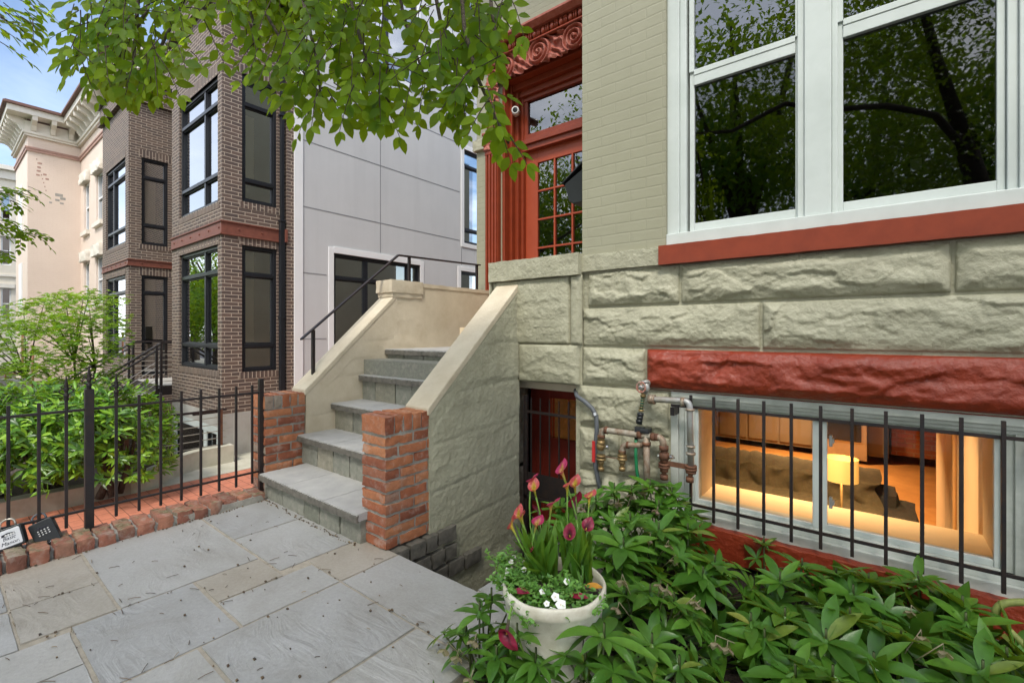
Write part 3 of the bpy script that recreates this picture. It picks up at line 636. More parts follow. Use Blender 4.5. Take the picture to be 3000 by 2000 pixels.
c = MB(); c.prism([(1.94,.775),(2.86,1.625),(2.86,1.57),(1.955,.73),(1.94,.73)],'x',-3.94,-3.72); c.build('coping', M['cream_stone'], stoop, .012)
c = MB()
c.grid(lambda s,t: (-3.728+.02*(rockh(2.84+1.5*s,1.0+.7*t,5,2,2.4)-.5)*(1-smooth((s*1.5-.32)/.1)), 2.84+1.5*s, 1.02+.71*t), 80, 40)
c.box(-3.94,-3.738,2.86,4.36,-.8,1.735); c.rough(-3.945,-3.72,2.835,4.35,1.715,1.755,.03,.004,18,71)
c.build('landing_wall', M['cream_stone'], stoop, 0, True)
c = MB(); c.rough(-3.96,-3.705,2.80,3.20,1.64,1.765,.025,.005,18,73); c.rough(-3.95,-3.715,2.815,3.185,1.595,1.645,.025,.004,18,74); c.build('pier_cap', M['cream_stone'], stoop, 0, True, True)
# brick piers, laid brick by brick
def pier(x0, x1, y0, y1, z0, z1, seed, label, n=10, long_front=False):
    rr = random.Random(seed); th = thing('brick_pier', ((x0+x1)/2,(y0+y1)/2,z0), label, 'pier')
    m = MB(); m.rough(x0+.010,x1-.010,y0+.010,y1-.006,z0,z1-.012,.03,.004,18,seed); m.build('mortar', M['mortar'], th, 0, True, True)
    br = MB(); top = .105; ch = (z1-z0-top)/n
    for i in range(n):
        z = z0+i*ch; h = ch-.011
        off = .0 if i%2 else .115
        y = y0; first = True
        while y < y1-.02:
            L = (.215 if not first else (.215-off)) ; first = False
            L = min(L*rr.uniform(.93,1.05), y1-y)
            j = rr.uniform(-.004,.004)
            br.rough(x0+rr.uniform(-.003,.004),x1+rr.uniform(-.004,.003),y+(.0 if y == y0 else .006),y+L-.006,z+.004+j*.5,z+h+j*.5,.021,.0055,30,seed*50+i*7+int(y*90))
            y += L
    k = 5; wd = (y1-y0)/k
    for i in range(k):
        if i == 0: br.rough(x0-.002,x1+.002,y0-.002,y0+wd-.006,z1-top+.002,z1,.021,.006,28,seed+900)
        else: br.rough(x0,x1+rr.uniform(-.004,.002),y0+i*wd+.006,y0+(i+1)*wd-.005,z1-top+.004,z1+rr.uniform(-.008,.004),.021,.006,28,seed+900+i)
    br.build('brickwork', M['clay'], th, 0, True, True)
    return th
pier(-2.445,-2.212,1.628,1.962,0,.762,3,'weathered red brick pier in front of the right cheek wall, full height to the patio',10)
pl = pier(-3.96,-3.727,1.628,1.955,-.05,.755,5,'mossy topped red brick pier behind the fence end, left of the steps',10)
rub = MB(); rr = random.Random(4)
for c_ in range(3):
    y_ = 1.66
    while y_ < 2.04+.12*c_:
        L_ = rr.uniform(.10,.17); rub.rough(-2.26,-2.165-rr.uniform(0,.012),y_,y_+L_-.012,-.115*(c_+1)+.01,-.115*c_-.012,.022,.007,22,300+c_*10+int(y_*50)); y_ += L_
rub.build('rubble_footing', M['slate_edge'], stoop, 0, True, True)
# stair hand rail
hr = thing('handrail', (-3.83,2.07,.86), 'slim black metal handrail climbing the left cheek wall of the stoop', 'handrail')
b = MB(); X = -3.83
b.prism([(1.965,1.182),(2.976,2.022),(4.20,2.06),(4.20,2.075),(2.97,2.038),(1.965,1.198)],'x',X-.02,X+.02); b.build('rail', M['black_iron'], hr, .003)
for y, z0, z1 in ((2.072,.85,1.27),(3.114,1.75,2.03),(4.144,1.74,2.06)):
    b = MB(); b.box(X-.013,X+.013,y-.013,y+.013,z0,z1); b.build('post', M['black_iron'], hr, .002)
# ------------------------------------------------------------------ iron fence on a brick kerb
FX = -3.77
kb = MB(); rr = random.Random(12); y = -.62
while y < 1.545:
    L = rr.uniform(.088,.108); kx = -3.545-.05*min(1,max(0,(y-.2)/1.3))
    kb.rough(-3.80+rr.uniform(-.01,.01),kx+rr.uniform(-.012,.012),y,y+L-.014,-.03,.068+rr.uniform(-.012,.012),.02,.0085,22,200+int(y*100),rr.uniform(-.05,.05)); y += L
kerb = thing('brick_kerb', (-3.7,.5,-.7), 'mossy row of red bricks edging the patio under the iron fence', 'kerb')
kb.build('bricks', M['clay_kerb'], kerb, 0, True, True)
kb = MB(); kb.rough(-3.80,-3.585,-.62,1.56,-.05,.046,.03,.006,18,88); kb.box(-3.79,-3.60,-.62,1.56,-.8,-.03); kb.build('mortar', M['mortar'], kerb, 0, True, True)
fence = thing('iron_fence', (FX,.615,.03), 'low black iron fence with three spear finials between patio and neighbour walk', 'fence')
b = MB(); b.box(FX-.008,FX+.008,-.62,1.60,.775,.790); b.build('rail', M['black_iron'], fence, .002)
b = MB(); b.box(FX-.008,FX+.008,-.62,1.60,.168,.182); b.build('rail', M['black_iron'], fence, .002)
def finial(parent, y, z, s):
    b = MB(); b.lathe([(.014*s,0),(.017*s,.012*s),(.013*s,.03*s),(.018*s,.036*s),(.018*s,.046*s),(.010*s,.055*s),(.012*s,.075*s),(.02*s,.09*s),(.011*s,.10*s),(.014*s,.112*s),(.001,.20*s)], (FX,y,z), (0,0,1), 12)
    for a in (0,pi):
        for q in range(2):
            pts = [Vector((0,.012*s+ (.030 if q == 0 else .02)*s*sin(t*pi*(1.0 if q == 0 else 1.35)), (.052+ (.05 if q == 0 else .035)*t + (.045 if q else 0))*s)) for t in [i/9 for i in range(10)]]
            b.tube([(FX+(.0 if a == 0 else 0), y+(p.y if a == 0 else -p.y), z+p.z) for p in pts], .0045*s, 6)
    b.build('spear_finial', M['black_iron'], parent, 0, True)
for y, big in ((.615,True),(1.615,False)):
    b = MB(); b.box(FX-(.02 if big else .016),FX+(.02 if big else .016),y-(.021 if big else .017),y+(.021 if big else .017),.02,.905 if big else .888); po = b.build('post', M['black_iron'], fence, .002)
    if big: finial(po, y, .895, .78)
ys = [-.55,-.435,-.32,-.2,-.08,.04,.16,.281,.40,.514,.743,.858,.974,1.091,1.208,1.324,1.438,1.551]
for y in ys:
    fin = y in (.514,.743)
    b = MB(); b.box(FX-.0075,FX+.0075,y-.0075,y+.0075,.093,.845 if not fin else .86); po = b.build('picket', M['black_iron'], fence, .0015)
    if fin: finial(po, y, .845, .75)
def text_mesh(body, size, name, mat, parent, mtx, shear=0, ext=.0006):
    cu = bpy.data.curves.new(name, 'FONT'); cu.body = body; cu.size = size; cu.extrude = ext; cu.align_x = 'CENTER'; cu.shear = shear
    t = bpy.data.objects.new('tmp', cu); COL.objects.link(t); dg = bpy.context.evaluated_depsgraph_get(); dg.update()
    me = bpy.data.meshes.new_from_object(t.evaluated_get(dg)); bpy.data.objects.remove(t); me.transform(mtx); me.materials.append(mat)
    o = bpy.data.objects.new(name, me); COL.objects.link(o); adopt(o, parent); return o
def lockbox(y, silver):
    lean = .30 if not silver else .18
    wd, ht, dp = (.105,.148,.045) if not silver else (.112,.112,.046)
    zt = .155 if not silver else .14
    c = atx(135,1560,FX+.035) if not silver else atx(33,1573,FX+.035)
    # local frame: X' right along +Y as seen from +X, Y' up, Z' toward viewer (+X), leaning
    r = Vector((0,1,0)); n = Vector((1,-.45,.28)).normalized(); r = (r-n*r.dot(n)).normalized(); up = n.cross(r)
    r, up = r*cos(lean)-up*sin(lean)*-1, up*cos(lean)-r*sin(lean)
    B = Matrix((( r.x,up.x,n.x,c.x),(r.y,up.y,n.y,c.y),(r.z,up.z,n.z,c.z),(0,0,0,1)))
    th = thing('key_lock_box', c, 'silver grey key lock box with handwriting hanging lowest on the fence picket' if silver else 'black key lock box with push buttons hanging on the fence picket', 'lock box')
    def T(mb): mb.v = [tuple(B @ Vector(v)) for v in mb.v]; return mb
    def rr_(w, h, r0, n=5):
        pts = []
        for cx, cy, a0 in ((w/2-r0,h/2-r0,0),(-w/2+r0,h/2-r0,90),(-w/2+r0,-h/2+r0,180),(w/2-r0,-h/2+r0,270)):
            for k in range(n+1): a = radians(a0+90*k/n); pts.append((cx+r0*cos(a),cy+r0*sin(a)))
        return pts
    m = MB(); m.prism(rr_(wd,ht,.013),'z',-dp/2,dp/2); T(m).build('body', M['black_plastic'], th, .004)
    m = MB(); hs = wd*.27; m.tube([(-hs,ht/2-.005,0),(-hs,ht/2+.02,0)]+[(hs*cos(pi-pi*k/8),ht/2+.022+hs*.75*sin(pi*k/8),0) for k in range(9)]+[(hs,ht/2+.02,0),(hs,ht/2-.005,0)], .0052, 8); T(m).build('shackle', M['steel' if silver else 'conduit'], th, 0, True)
    if silver:
        m = MB(); m.prism(rr_(wd*.86,ht*.80,.008),'z',dp/2,dp/2+.002); T(m).build('face_plate', M['alu'], th, .001)
        m = MB(); m.prism([(-.028,.012),(.028,.012),(.026,.024),(0,.029),(-.026,.024)],'z',dp/2+.002,dp/2+.003); T(m).build('dial_window', M['ink'], th)
        m = MB()
        for k in range(4): m.lathe([(.0045,0),(.0045,.003),(.001,.0035)], (-.009+k*.0105,.017,dp/2+.003), (0,0,1), 10)
        T(m).build('dial_wheels', M['white_ink'], th)
        for s_, yy in (('Basic',-.008),('Manor.',-.034)): text_mesh(s_, .026, 'handwriting', M['ink'], th, B @ Matrix.Translation((0,yy,dp/2+.0026)), .3)
        m = MB(); m.box(-.012,.012,-ht/2-.03,-ht/2+.004,-.002,.0005); T(m).build('blue_tape', M['blue_tape'], th)
    else:
        m = MB(); m.prism(rr_(.05,.009,.004),'z',dp/2,dp/2+.004); m.v = [(v[0],v[1]+.036,v[2]) for v in m.v]; m.box(-.016,-.006,.03,.042,dp/2,dp/2+.007); T(m).build('opening_slide', M['ink'], th, .001)
        for i in range(4):
            for j in range(3):
                m = MB(); m.lathe([(.0034,0),(.0034,.0018),(.001,.0022)], (-.021+.0145*i,.022-.0125*j,dp/2), (0,0,1), 8); T(m).build('button', M['white_ink'], th)
        text_mesh('SEE ALL ROOM', .009, 'lettering', M['white_ink'], th, B @ Matrix.Translation((.004,-.058,dp/2+.0004)))
lockbox(.281, True); lockbox(.40, False)
# ------------------------------------------------------------------ window bars
wb = thing('window_bars', (-.24,2.84,.5), 'black iron security bars across the lit basement window', 'window bars')
BY = 2.835; kf = BY/2.9
for z in (.792,.197):
    zz = 1.25+(z-1.25)*kf; b = MB(); b.box(-1.03*kf,.62,BY+.006,BY+.016,zz-.008,zz+.008); b.build('rail', M['black_iron'], wb, .001)
for k in range(12):
    x = (-.905+.1325*k)*kf; z0 = 1.25+(.12-1.25)*kf; z1 = 1.25+(.866-1.25)*kf
    b = MB(); b.box(x-.0075,x+.0075,BY-.0075,BY+.0075,z0,z1); b.build('bar', M['black_iron'], wb, .001)
b = MB(); b.box(-1.01,-.985,BY,2.93,.74,.79); b.box(.5,.53,BY,2.93,.74,.79); b.build('wall_bracket', M['black_iron'], wb, .002)
# basement iron gate
gt = thing('iron_gate', (-1.95,2.9,-.72), 'black iron security gate in the basement doorway under the porch', 'gate')
GY = 2.93
b = MB()
for x0,x1 in ((-2.20,-2.165),(-1.72,-1.695)): b.box(x0,x1,GY-.012,GY+.012,-.72,.76)
b.box(-2.2,-1.695,GY-.01,GY+.01,.62,.64); b.box(-2.2,-1.695,GY-.012,GY+.012,-.05,-.02); b.box(-2.2,-1.695,GY-.012,GY+.012,-.70,-.66); b.build('frame', M['black_iron'], gt, .002)
for k in range(5): x = -2.13+.085*k; b = MB(); b.box(x-.0045,x+.0045,GY-.0045,GY+.0045,-.7,.74); b.build('bar', M['black_iron'], gt)
b = MB(); b.box(-2.18,-1.71,GY-.004,GY+.004,-.02,.16); b.build('lock_panel', M['black_iron'], gt, .002)
b = MB(); b.lathe([(.001,.05),(.02,.05),(.024,.04),(.022,.028),(.01,.02),(.01,0)], (-1.76,GY-.004,.06), (0,-1,0), 14); b.build('knob', M['black_iron'], gt, 0, True)
# ------------------------------------------------------------------ pipes on the wall
def cp(x, y): return (1700+x*360/1568, 1080+y*360/1568)
PYY = 2.80
def pp(x, y, Y=PYY): return aty(*cp(x,y), Y)
def ell(mb, pts, r, n=10):
    mb.tube(pts, r, n)
def rounded(pts, rad=.03, n=5):
    out = [Vector(pts[0])]
    for a, b, c in zip(pts, pts[1:], pts[2:]):
        a, b, c = Vector(a), Vector(b), Vector(c); p = b+(a-b).normalized()*rad; q = b+(c-b).normalized()*rad
        for k in range(n+1): t = k/n; out.append(p*(1-t)**2+b*2*t*(1-t)+q*t*t)
    out.append(Vector(pts[-1])); return out
gp = thing('gas_pipe', pp(250,780), 'rusty gas manifold of pipes and elbows low on the wall left of the window', 'gas pipe')
rp = .0205
b = MB(); b.tube(rounded([pp(270,880),pp(275,775),pp(850,855),pp(1050,880),pp(1065,1010)]), rp, 12); b.tube([pp(845,860),pp(850,1560)], rp*.98, 12); b.build('pipe', M['rust_pipe'], gp, 0, True)
b = MB(); b.tube(rounded([pp(535,1060),pp(545,970),pp(770,970)]), rp*.9, 12); b.tube([pp(770,970),pp(770,970,2.93)], rp*.9, 12); b.build('branch_pipe', M['rust_pipe'], gp, 0, True)
def ring(mb, p, ax, r, h): mb.lathe([(r*.8,-h/2),(r,-h/2),(r,h/2),(r*.8,h/2)], p, ax, 14, True)
X_ = (1,0,0); Z_ = (0,0,1)
for x, y, ax, r, h in ((335,783,X_,.026,.02),(270,860,Z_,.025,.02),(765,840,X_,.026,.03),(930,868,X_,.025,.025),(975,872,X_,.023,.02),(845,955,Z_,.026,.02),(1065,1010,Z_,.027,.03),(610,970,X_,.023,.015),(535,1060,Z_,.024,.02)): b = MB(); ring(b, pp(x,y), ax, r, h); b.build('collar', M['rust'], gp, 0, True)
for x, y0 in ((265,880),(535,1080)):
    b = MB()
    for dy_, r in ((0,.024),(.5,.02),(1,.026)): ring(b, pp(x,y0+60*dy_), Z_, r, .03)
    ring(b, pp(x,1110), Z_, .03, .012); ring(b, pp(x,1150), Z_, .032, .014); ring(b, pp(x,1190), Z_, .02, .02); b.tube([pp(x,1150),pp(x,1265)], .014, 10); ring(b, pp(x,1275), Z_, .02, .025)
    if x == 265: b.lathe([(.012,-.03),(.025,-.018),(.03,0),(.025,.018),(.012,.03)], pp(262,985), Z_, 14)
    b.build('valve', M['brass'], gp, 0, True)
b = MB(); q0, q1 = pp(255,1110), pp(545,1140); b.box(q0.x,q1.x,PYY-.006,PYY+.006,q1.z-.011,q0.z+.004); b.build('meter_bar', M['rust'], gp, .002)
b = MB(); 
for x, y in ((335,995),): b.lathe([(.012,0),(.012,.012),(.006,.013),(.006,.02),(.001,.02)], pp(x,y), (.8,-.6,0), 8)
b.build('bolt', M['chrome'], gp)
g2 = thing('gas_riser', pp(1400,420), 'grey galvanised gas pipe elbow and riser beside the basement window frame', 'gas pipe')
b = MB(); b.tube(rounded([pp(900,385,2.93),pp(880,385),pp(1395,415),pp(1412,1240)],.035), .0185, 12); b.build('pipe', M['grey_pipe'], g2, 0, True)
for x, y, ax, r, h in ((905,388,X_,.028,.03),(940,392,X_,.03,.012),(1310,420,X_,.027,.02),(1400,520,Z_,.026,.012),(1410,990,Z_,.024,.012),(1410,1080,Z_,.027,.014)): b = MB(); ring(b, pp(x,y), ax, r, h); b.build('collar', M['rust_pipe'], g2, 0, True)
b = MB()
for x, y0 in ((1070,1010),):
    for yy, r, h in ((1010,.026,.03),(1060,.022,.03),(1110,.029,.04),(1160,.024,.03),(1215,.034,.014),(1250,.034,.012),(1290,.024,.02)): ring(b, pp(x,yy), Z_, r, h)
    b.tube([pp(x,1250),pp(x,1370)], .014, 10); ring(b, pp(x,1380), Z_, .023, .03)
b.build('valve', M['rust'], g2, 0, True); b = MB()
for yy, r in ((1245,.034),(1280,.034),(1315,.03)): ring(b, pp(1412,yy), Z_, r, .013)
b.tube([pp(1412,1300),pp(1400,1400)], .014, 10); ring(b, pp(1398,1410), Z_, .022, .03)
b.build('valve', M['rust'], g2, 0, True)
b = MB(); q0, q1 = pp(1070,1225), pp(1412,1290); b.box(q0.x,q1.x,PYY-.006,PYY+.006,q1.z,q1.z+.03); b.build('meter_bar', M['rust'], g2, .002)
b = MB()
b.lathe([(.014,0),(.014,.014),(.006,.015),(.006,.03),(.001,.03)], pp(1150,1120), (.9,-.4,0), 8); b.lathe([(.011,0),(.011,.012),(.001,.013)], pp(1010,1110), (-.9,-.4,0), 8); b.build('bolt', M['chrome'], g2)
sp = thing('garden_tap', pp(780,235), 'outdoor tap with faded red handwheel under the end of the red lintel', 'tap')
b = MB(); c = pp(775,235,2.76)
for k in range(8):
    a0 = 2*pi*k/8; b.tube([c+Vector((.028*cos(a0+t*pi/4),0,(.028+.005*sin(t*pi))*sin(a0+t*pi/4))) for t in [i/4 for i in range(5)]], .0055, 6)
    if k%2 == 0: b.tube([c, c+Vector((.027*cos(a0),0,.027*sin(a0)))], .004, 6)
b.build('handwheel', M['valve_red'], sp, 0, True)
b = MB(); b.lathe([(.012,-.004),(.012,.01),(.004,.011)], c, (0,-1,0), 10); b.tube([c, (c.x,2.93,c.z)], .008, 8); b.tube([pp(830,165),pp(850,250),pp(815,300)], .02, 10); b.tube([pp(840,180),pp(890,180,2.93)], .02, 10); ring(b, pp(830,165), Z_, .024, .014); b.build('body', M['grey_pipe'], sp, 0, True)
b = MB(); b.tube([pp(810,290),pp(800,365)], .014, 10); ring(b, pp(808,300), Z_, .018, .012); ring(b, pp(802,345), Z_, .018, .012); b.build('brass_coupling', M['brass'], sp, 0, True)
hs = thing('garden_hose', pp(800,365), 'green hose with black backflow timer dropping from the tap behind the pipes', 'hose')
b = MB(); b.tube([pp(800,360),pp(790,430),pp(778,520)], .0115, 10); b.build('sleeve', M['green_band'], hs, 0, True)
b = MB()
for k in range(4): ring(b, pp(797-k*6,390+k*33), Z_, .0135, .005)
ring(b, pp(776,530), Z_, .016, .012); b.build('band', M['brass'], hs, 0, True)
b = MB(); b.tube([pp(772,560),pp(758,640),pp(750,700)], [.015,.017,.02], 10)
for k in range(3): ring(b, pp(768-k*8,580+k*42), Z_, .0205, .016)
q = pp(700,730); b.rough(q.x,q.x+.06,PYY-.012,PYY+.02,q.z-.035,q.z,.01,.002,30,1); b.rough(q.x+.042,q.x+.10,PYY-.028,PYY+.03,q.z-.032,q.z-.006,.01,.003,30,2)
b.tube([pp(720,740),pp(712,900)], .011, 8); b.build('timer', M['black_plastic'], hs, 0, True)
b = MB(); b.tube([pp(712,900),pp(708,1100),pp(720,1300),pp(760,1500),pp(800,1700)], .0105, 10); b.build('hose', M['hose'], hs, 0, True)
cd = thing('cable_conduit', pp(215,700,2.86), 'dark grey electrical conduit curving from the basement doorway head into the plants', 'conduit')
b = MB(); b.tube([aty(1686,1143,2.95),aty(1690,1160,2.87),aty(1712,1175,2.85),pp(150,500,2.85),pp(205,600,2.85),pp(212,800,2.85),pp(190,1000,2.85),pp(190,1200,2.85),pp(225,1400,2.85),pp(260,1560,2.85)], .0155, 10); b.build('conduit', M['conduit'], cd, 0, True)
b = MB(); b.box(pp(170,950,2.84).x-.006,pp(185,950,2.84).x+.006,2.828,2.84,pp(180,1185,2.84).z,pp(180,920,2.84).z); b.build('warning_strip', M['warn'], cd)
b = MB(); ring(b, pp(190,580,2.845), (.5,0,-.8), .019, .02); b.build('clamp', M['chrome'], cd)
# coiled hose at the right edge
oh = MB(); pts = [(3060,1765),(2990,1762),(2935,1765),(2914,1790),(2925,1815),(2950,1840),(2990,1880),(3040,1930)]
ct = []; P_ = [aty(u,v,2.66) for u,v in pts]
for i in range(len(P_)-1):
    for k in range(4): ct.append(P_[i].lerp(P_[i+1],k/4))
for _ in range(3): ct = [ct[0]]+[(ct[i-1]+ct[i]*2+ct[i+1])/4 for i in range(1,len(ct)-1)]+[ct[-1]]
oh.tube(ct, .0135, 10); tag(oh.build('olive_hose', M['olive_hose'], None, 0, True), 'loop of olive green hose against the red sill at the right edge', 'hose')
# ------------------------------------------------------------------ basement room contents
kit = thing('kitchen_cabinets', (-1,9.2,-.75), 'run of grey kitchen cabinets along the far wall of the lit basement', 'cabinets')
b = MB(); b.box(-3.3,.1,9.0,9.6,-.65,.12); b.box(-3.3,.1,9.25,9.6,.62,1.28); b.build('carcass', M['cabinet'], kit)
for k in range(7):
    x = -3.25+k*.48
    b = MB(); b.box(x,x+.45,8.98,9.01,-.6,.06); b.build('cabinet_door', M['cabinet'], kit, .006)
    b = MB(); b.box(x,x+.45,9.23,9.26,.65,1.25); b.build('cabinet_door', M['cabinet'], kit, .006)
b = MB(); b.box(-3.3,.1,8.93,9.6,.12,.16); b.build('worktop', M['wood'], kit)
ov = thing('oven', (-.5,8.8,-.7), 'steel oven with black glass door between the basement cabinets', 'oven')
b = MB(); b.box(-.85,-.15,8.8,9.6,-.7,.2); b.build('body', M['steel'], ov, .008)
b = MB(); b.box(-.78,-.22,8.785,8.8,-.42,.0); b.build('glass_door', M['oven'], ov); b = MB(); b.tube([(-.78,8.75,.06),(-.22,8.75,.06)], .014, 8); b.build('handle', M['steel'], ov)
sf = thing('sofa', (-.9,5.1,-.75), 'charcoal sofa half covered by a throw inside the lit basement', 'sofa')
def cushion(mb, x0,x1,y0,y1,z0,z1,s): mb.rough(x0,x1,y0,y1,z0,z1,.06,.02,5,s)
b = MB(); cushion(b,-1.75,.02,4.45,5.2,-.62,-.33,1); b.build('seat', M['sofa'], sf, 0, True, True)
b = MB(); cushion(b,-1.9,.12,5.05,5.42,-.7,-.13,2); b.build('backrest', M['sofa'], sf, 0, True, True)
for x0, s in ((-1.95,3),(.0,4)): b = MB(); cushion(b,x0,x0+.24,4.4,5.35,-.7,-.22,s); b.build('armrest', M['sofa'], sf, 0, True, True)
def thr(s, t):
    x = -1.45+1.45*s; 
    if t < .35: q = t/.35; y = 5.52; z = -.6+.52*q
    elif t < .5: q = (t-.35)/.15; y = 5.52-.54*q; z = -.08
    elif t < .72: q = (t-.5)/.22; y = 4.96; z = -.08-.19*q
    else: q = (t-.72)/.28; y = 4.96-.56*q; z = -.27-.02*q
    n = noise.noise(Vector((x*7,t*2.5,2)))*.035+.022*sin(x*24+3*noise.noise(Vector((x,t*4,1)))); return (x+.05*noise.noise(Vector((t*6,1,2))), y+n, z+abs(n)*.7+.045)
b = MB(); b.grid(thr,50,60); tag(b.build('throw_blanket', M['throw'], None, 0, True), 'olive knitted throw draped over the charcoal sofa', 'blanket')
lp = atd(2465,1372,3.55); lamp = thing('lamp', (lp.x,lp.y,-.75), 'lit lamp with round yellow shade seen through the basement window', 'lamp')
b = MB(); b.lathe([(.108,-.09),(.108,.082)], lp, (0,0,1), 32); b.build('lamp_shade', M['shade'], lamp, 0, True)
b = MB(); b.lathe([(.001,-.03),(.02,-.02),(.026,.0),(.018,.025),(.001,.03)], lp, (0,0,1), 12); b.build('bulb', M['bulb'], lamp, 0, True)
b = MB(); b.tube([(lp.x,lp.y,-.73),(lp.x,lp.y,lp.z-.03)], .009, 8); b.lathe([(.11,-.75),(.11,-.73),(.01,-.725)], (lp.x,lp.y,0), (0,0,1), 20); b.build('stand', M['brass'], lamp, 0, True)
ch = MB(); ch.box(.14,.70,9.2,9.75,-.62,1.28); tag(ch.build('chimney_breast', M['exposed']), 'exposed orange brick chimney breast at the back of the basement', 'chimney breast')
cl = thing('closet', (.8,4.9,-.75), 'pale closet with long bar handle at the right of the lit basement', 'closet')
b = MB(); b.box(.47,1.3,3.75,6.4,-.75,1.28); b.build('carcass', M['warm_wall'], cl)
for y in (3.78,4.64,5.50): b = MB(); b.box(.445,.47,y,y+.84,-.7,1.25); b.build('closet_door', M['warm_wall'], cl, .006); 
b = MB(); b.tube([(.42,4.58,-.35),(.42,4.58,.75)], .012, 8); b.build('handle', M['wood'], cl)
# recessed ceiling lights of the lit basement
for x, y in ((-.7,4.05),(-.15,4.05),(-.6,6.3),(-2.1,4.6),(-.9,8.1)):
    o = thing('ceiling_light', (x,y,1.29), {(-.9,8.1):'recessed ceiling light over the basement oven',(-.7,4.05):'recessed ceiling light above the basement sofa',(-.15,4.05):'recessed ceiling light beside the basement closet',(-.6,6.3):'recessed ceiling light by the basement kitchen',(-2.1,4.6):'recessed ceiling light inside the basement door'}[(x,y)], 'ceiling light')
    b = MB(); b.lathe([(.07,0),(.09,0),(.09,-.012),(.07,-.012)], (x,y,1.298), (0,0,1), 20); b.build('trim_ring', M['white'], o)
    b = MB(); b.lathe([(.001,0),(.07,0)], (x,y,1.292), (0,0,1), 20); b.build('diffuser', M['bulb'], o)
    L = bpy.data.lights.new('ceiling_lamp', 'AREA'); L.shape = 'DISK'; L.size = .14; L.energy = 11 if y < 4.3 else (34 if x < -2 else 26); L.color = (1,.655,.33); L.spread = radians(96); lo = bpy.data.objects.new('ceiling_lamp', L); lo.location = (x,y,1.275); COL.objects.link(lo)
L = bpy.data.lights.new('lamp_light', 'POINT'); L.energy = 4; L.color = (1,.58,.18); L.shadow_soft_size = .03; lo = bpy.data.objects.new('lamp_light', L); lo.location = lp; COL.objects.link(lo)
# ------------------------------------------------------------------ brown brick neighbour (measured in KS units)
nb = thing('brick_townhouse', K(-6.5,2.4,-.5), 'dark brown brick townhouse with black framed bay windows and grey panelled side wall', 'house')
def windowed(mb, axis, pl, back, a0, a1, z0, z1, holes):
    """wall slab in a plane with rectangular holes (a0,a1,z0,z1 sorted)"""
    zs = sorted({z0,z1}|{h[2] for h in holes}|{h[3] for h in holes})
    for zl, zh in zip(zs, zs[1:]):
        cur = a0
        for h in sorted(h for h in holes if h[2] <= zl+1e-6 and h[3] >= zh-1e-6):
            if h[0] > cur: mb.box(*((cur,h[0],pl,back) if axis == 'y' else (pl,back,cur,h[0])),zl,zh)
            cur = h[1]
        if cur < a1: mb.box(*((cur,a1,pl,back) if axis == 'y' else (pl,back,cur,a1)),zl,zh)
def nwin(axis, pl, a0, a1, z0, z1, muls, rails, inward, glass='glass_far', dep=.02, fw=.034, name='window', light=False):
    """black framed window: frame, mullions, glazing and a grey room behind"""
    m = MB(True); s = inward
    def bx(x0,x1,zl,zh,d0,d1):
        if axis == 'y': m.box(x0,x1,pl+s*d0,pl+s*d1,zl,zh)
        else: m.box(pl+s*d0,pl+s*d1,x0,x1,zl,zh)
    f = fw
    bx(a0,a0+f,z0,z1,dep,dep+.05); bx(a1-f,a1,z0,z1,dep,dep+.05); bx(a0+f,a1-f,z0,z0+f,dep,dep+.05); bx(a0+f,a1-f,z1-f,z1,dep,dep+.05)
    for mm in muls: bx(mm-f*.6,mm+f*.6,z0+f,z1-f,dep+.004,dep+.05)
    for rr in rails: bx(a0+f,a1-f,rr-f*.55,rr+f*.55,dep-.004,dep+.05)
    o = m.build(name, M['white'] if light else M['black_frame'], nb, .004)
    # slimmer inner sash lines for each light
    g = MB(True); d = dep+.032; P = (lambda x,z: (x,pl+s*d,z)) if axis == 'y' else (lambda x,z: (pl+s*d,x,z))
    g.poly([P(a0+f,z0+f),P(a1-f,z0+f),P(a1-f,z1-f),P(a0+f,z1-f)]); g.build('pane', M[glass], o)
    sm = MB(True); e = .012; xs = [a0+f]+list(muls)+[a1-f]; zs = [z0+f]+list(rails)+[z1-f]
    for i in range(len(xs)-1):
        for j in range(len(zs)-1):
            x0 = xs[i]+(f*.6 if i else 0); x1 = xs[i+1]-(f*.6 if i < len(xs)-2 else 0); zl = zs[j]+(f*.55 if j else 0); zh = zs[j+1]-(f*.55 if j < len(zs)-2 else 0)
            for q in ((x0,x0+e,zl,zh),(x1-e,x1,zl,zh),(x0+e,x1-e,zl,zl+e),(x0+e,x1-e,zh-e,zh)):
                if axis == 'y': sm.box(q[0],q[1],pl+s*(dep+.014),pl+s*(dep+.03),q[2],q[3])
                else: sm.box(pl+s*(dep+.014),pl+s*(dep+.03),q[0],q[1],q[2],q[3])
    sm.build('sash', M['black_frame'], o)
    return o
XA0, XA1, XB0, XB1, YF, YM, XG = -6.67, -5.15, -10.2, -8.6, 1.835, 2.45, -5.08
ZT = 4.95
br = MB(True)
FA = [(-6.41,-5.26,.86,2.14),(-6.41,-5.26,2.57,3.86)]; SA = [(2.02,2.375,.84,2.15),(2.02,2.375,2.60,3.92)]
FB = [(-9.97,-8.78,.86,2.11),(-9.97,-8.78,2.58,3.85)]; SB = [(1.985,2.315,.61,2.10),(1.985,2.315,2.56,3.85)]
windowed(br,'y',YF,YF+.1,XA0,XA1,.43,ZT,FA); windowed(br,'x',XA1,XA1-.1,YF+.1,YM,.43,ZT,SA); br.box(XA0,XA0+.1,YF+.1,YM,.43,ZT)
windowed(br,'y',YF,YF+.1,XB0,XB1,-.5,ZT,FB); windowed(br,'x',XB1,XB1-.1,YF+.1,YM,-.5,ZT,SB); br.box(XB0,XB0+.1,YF+.1,YM,-.5,ZT)
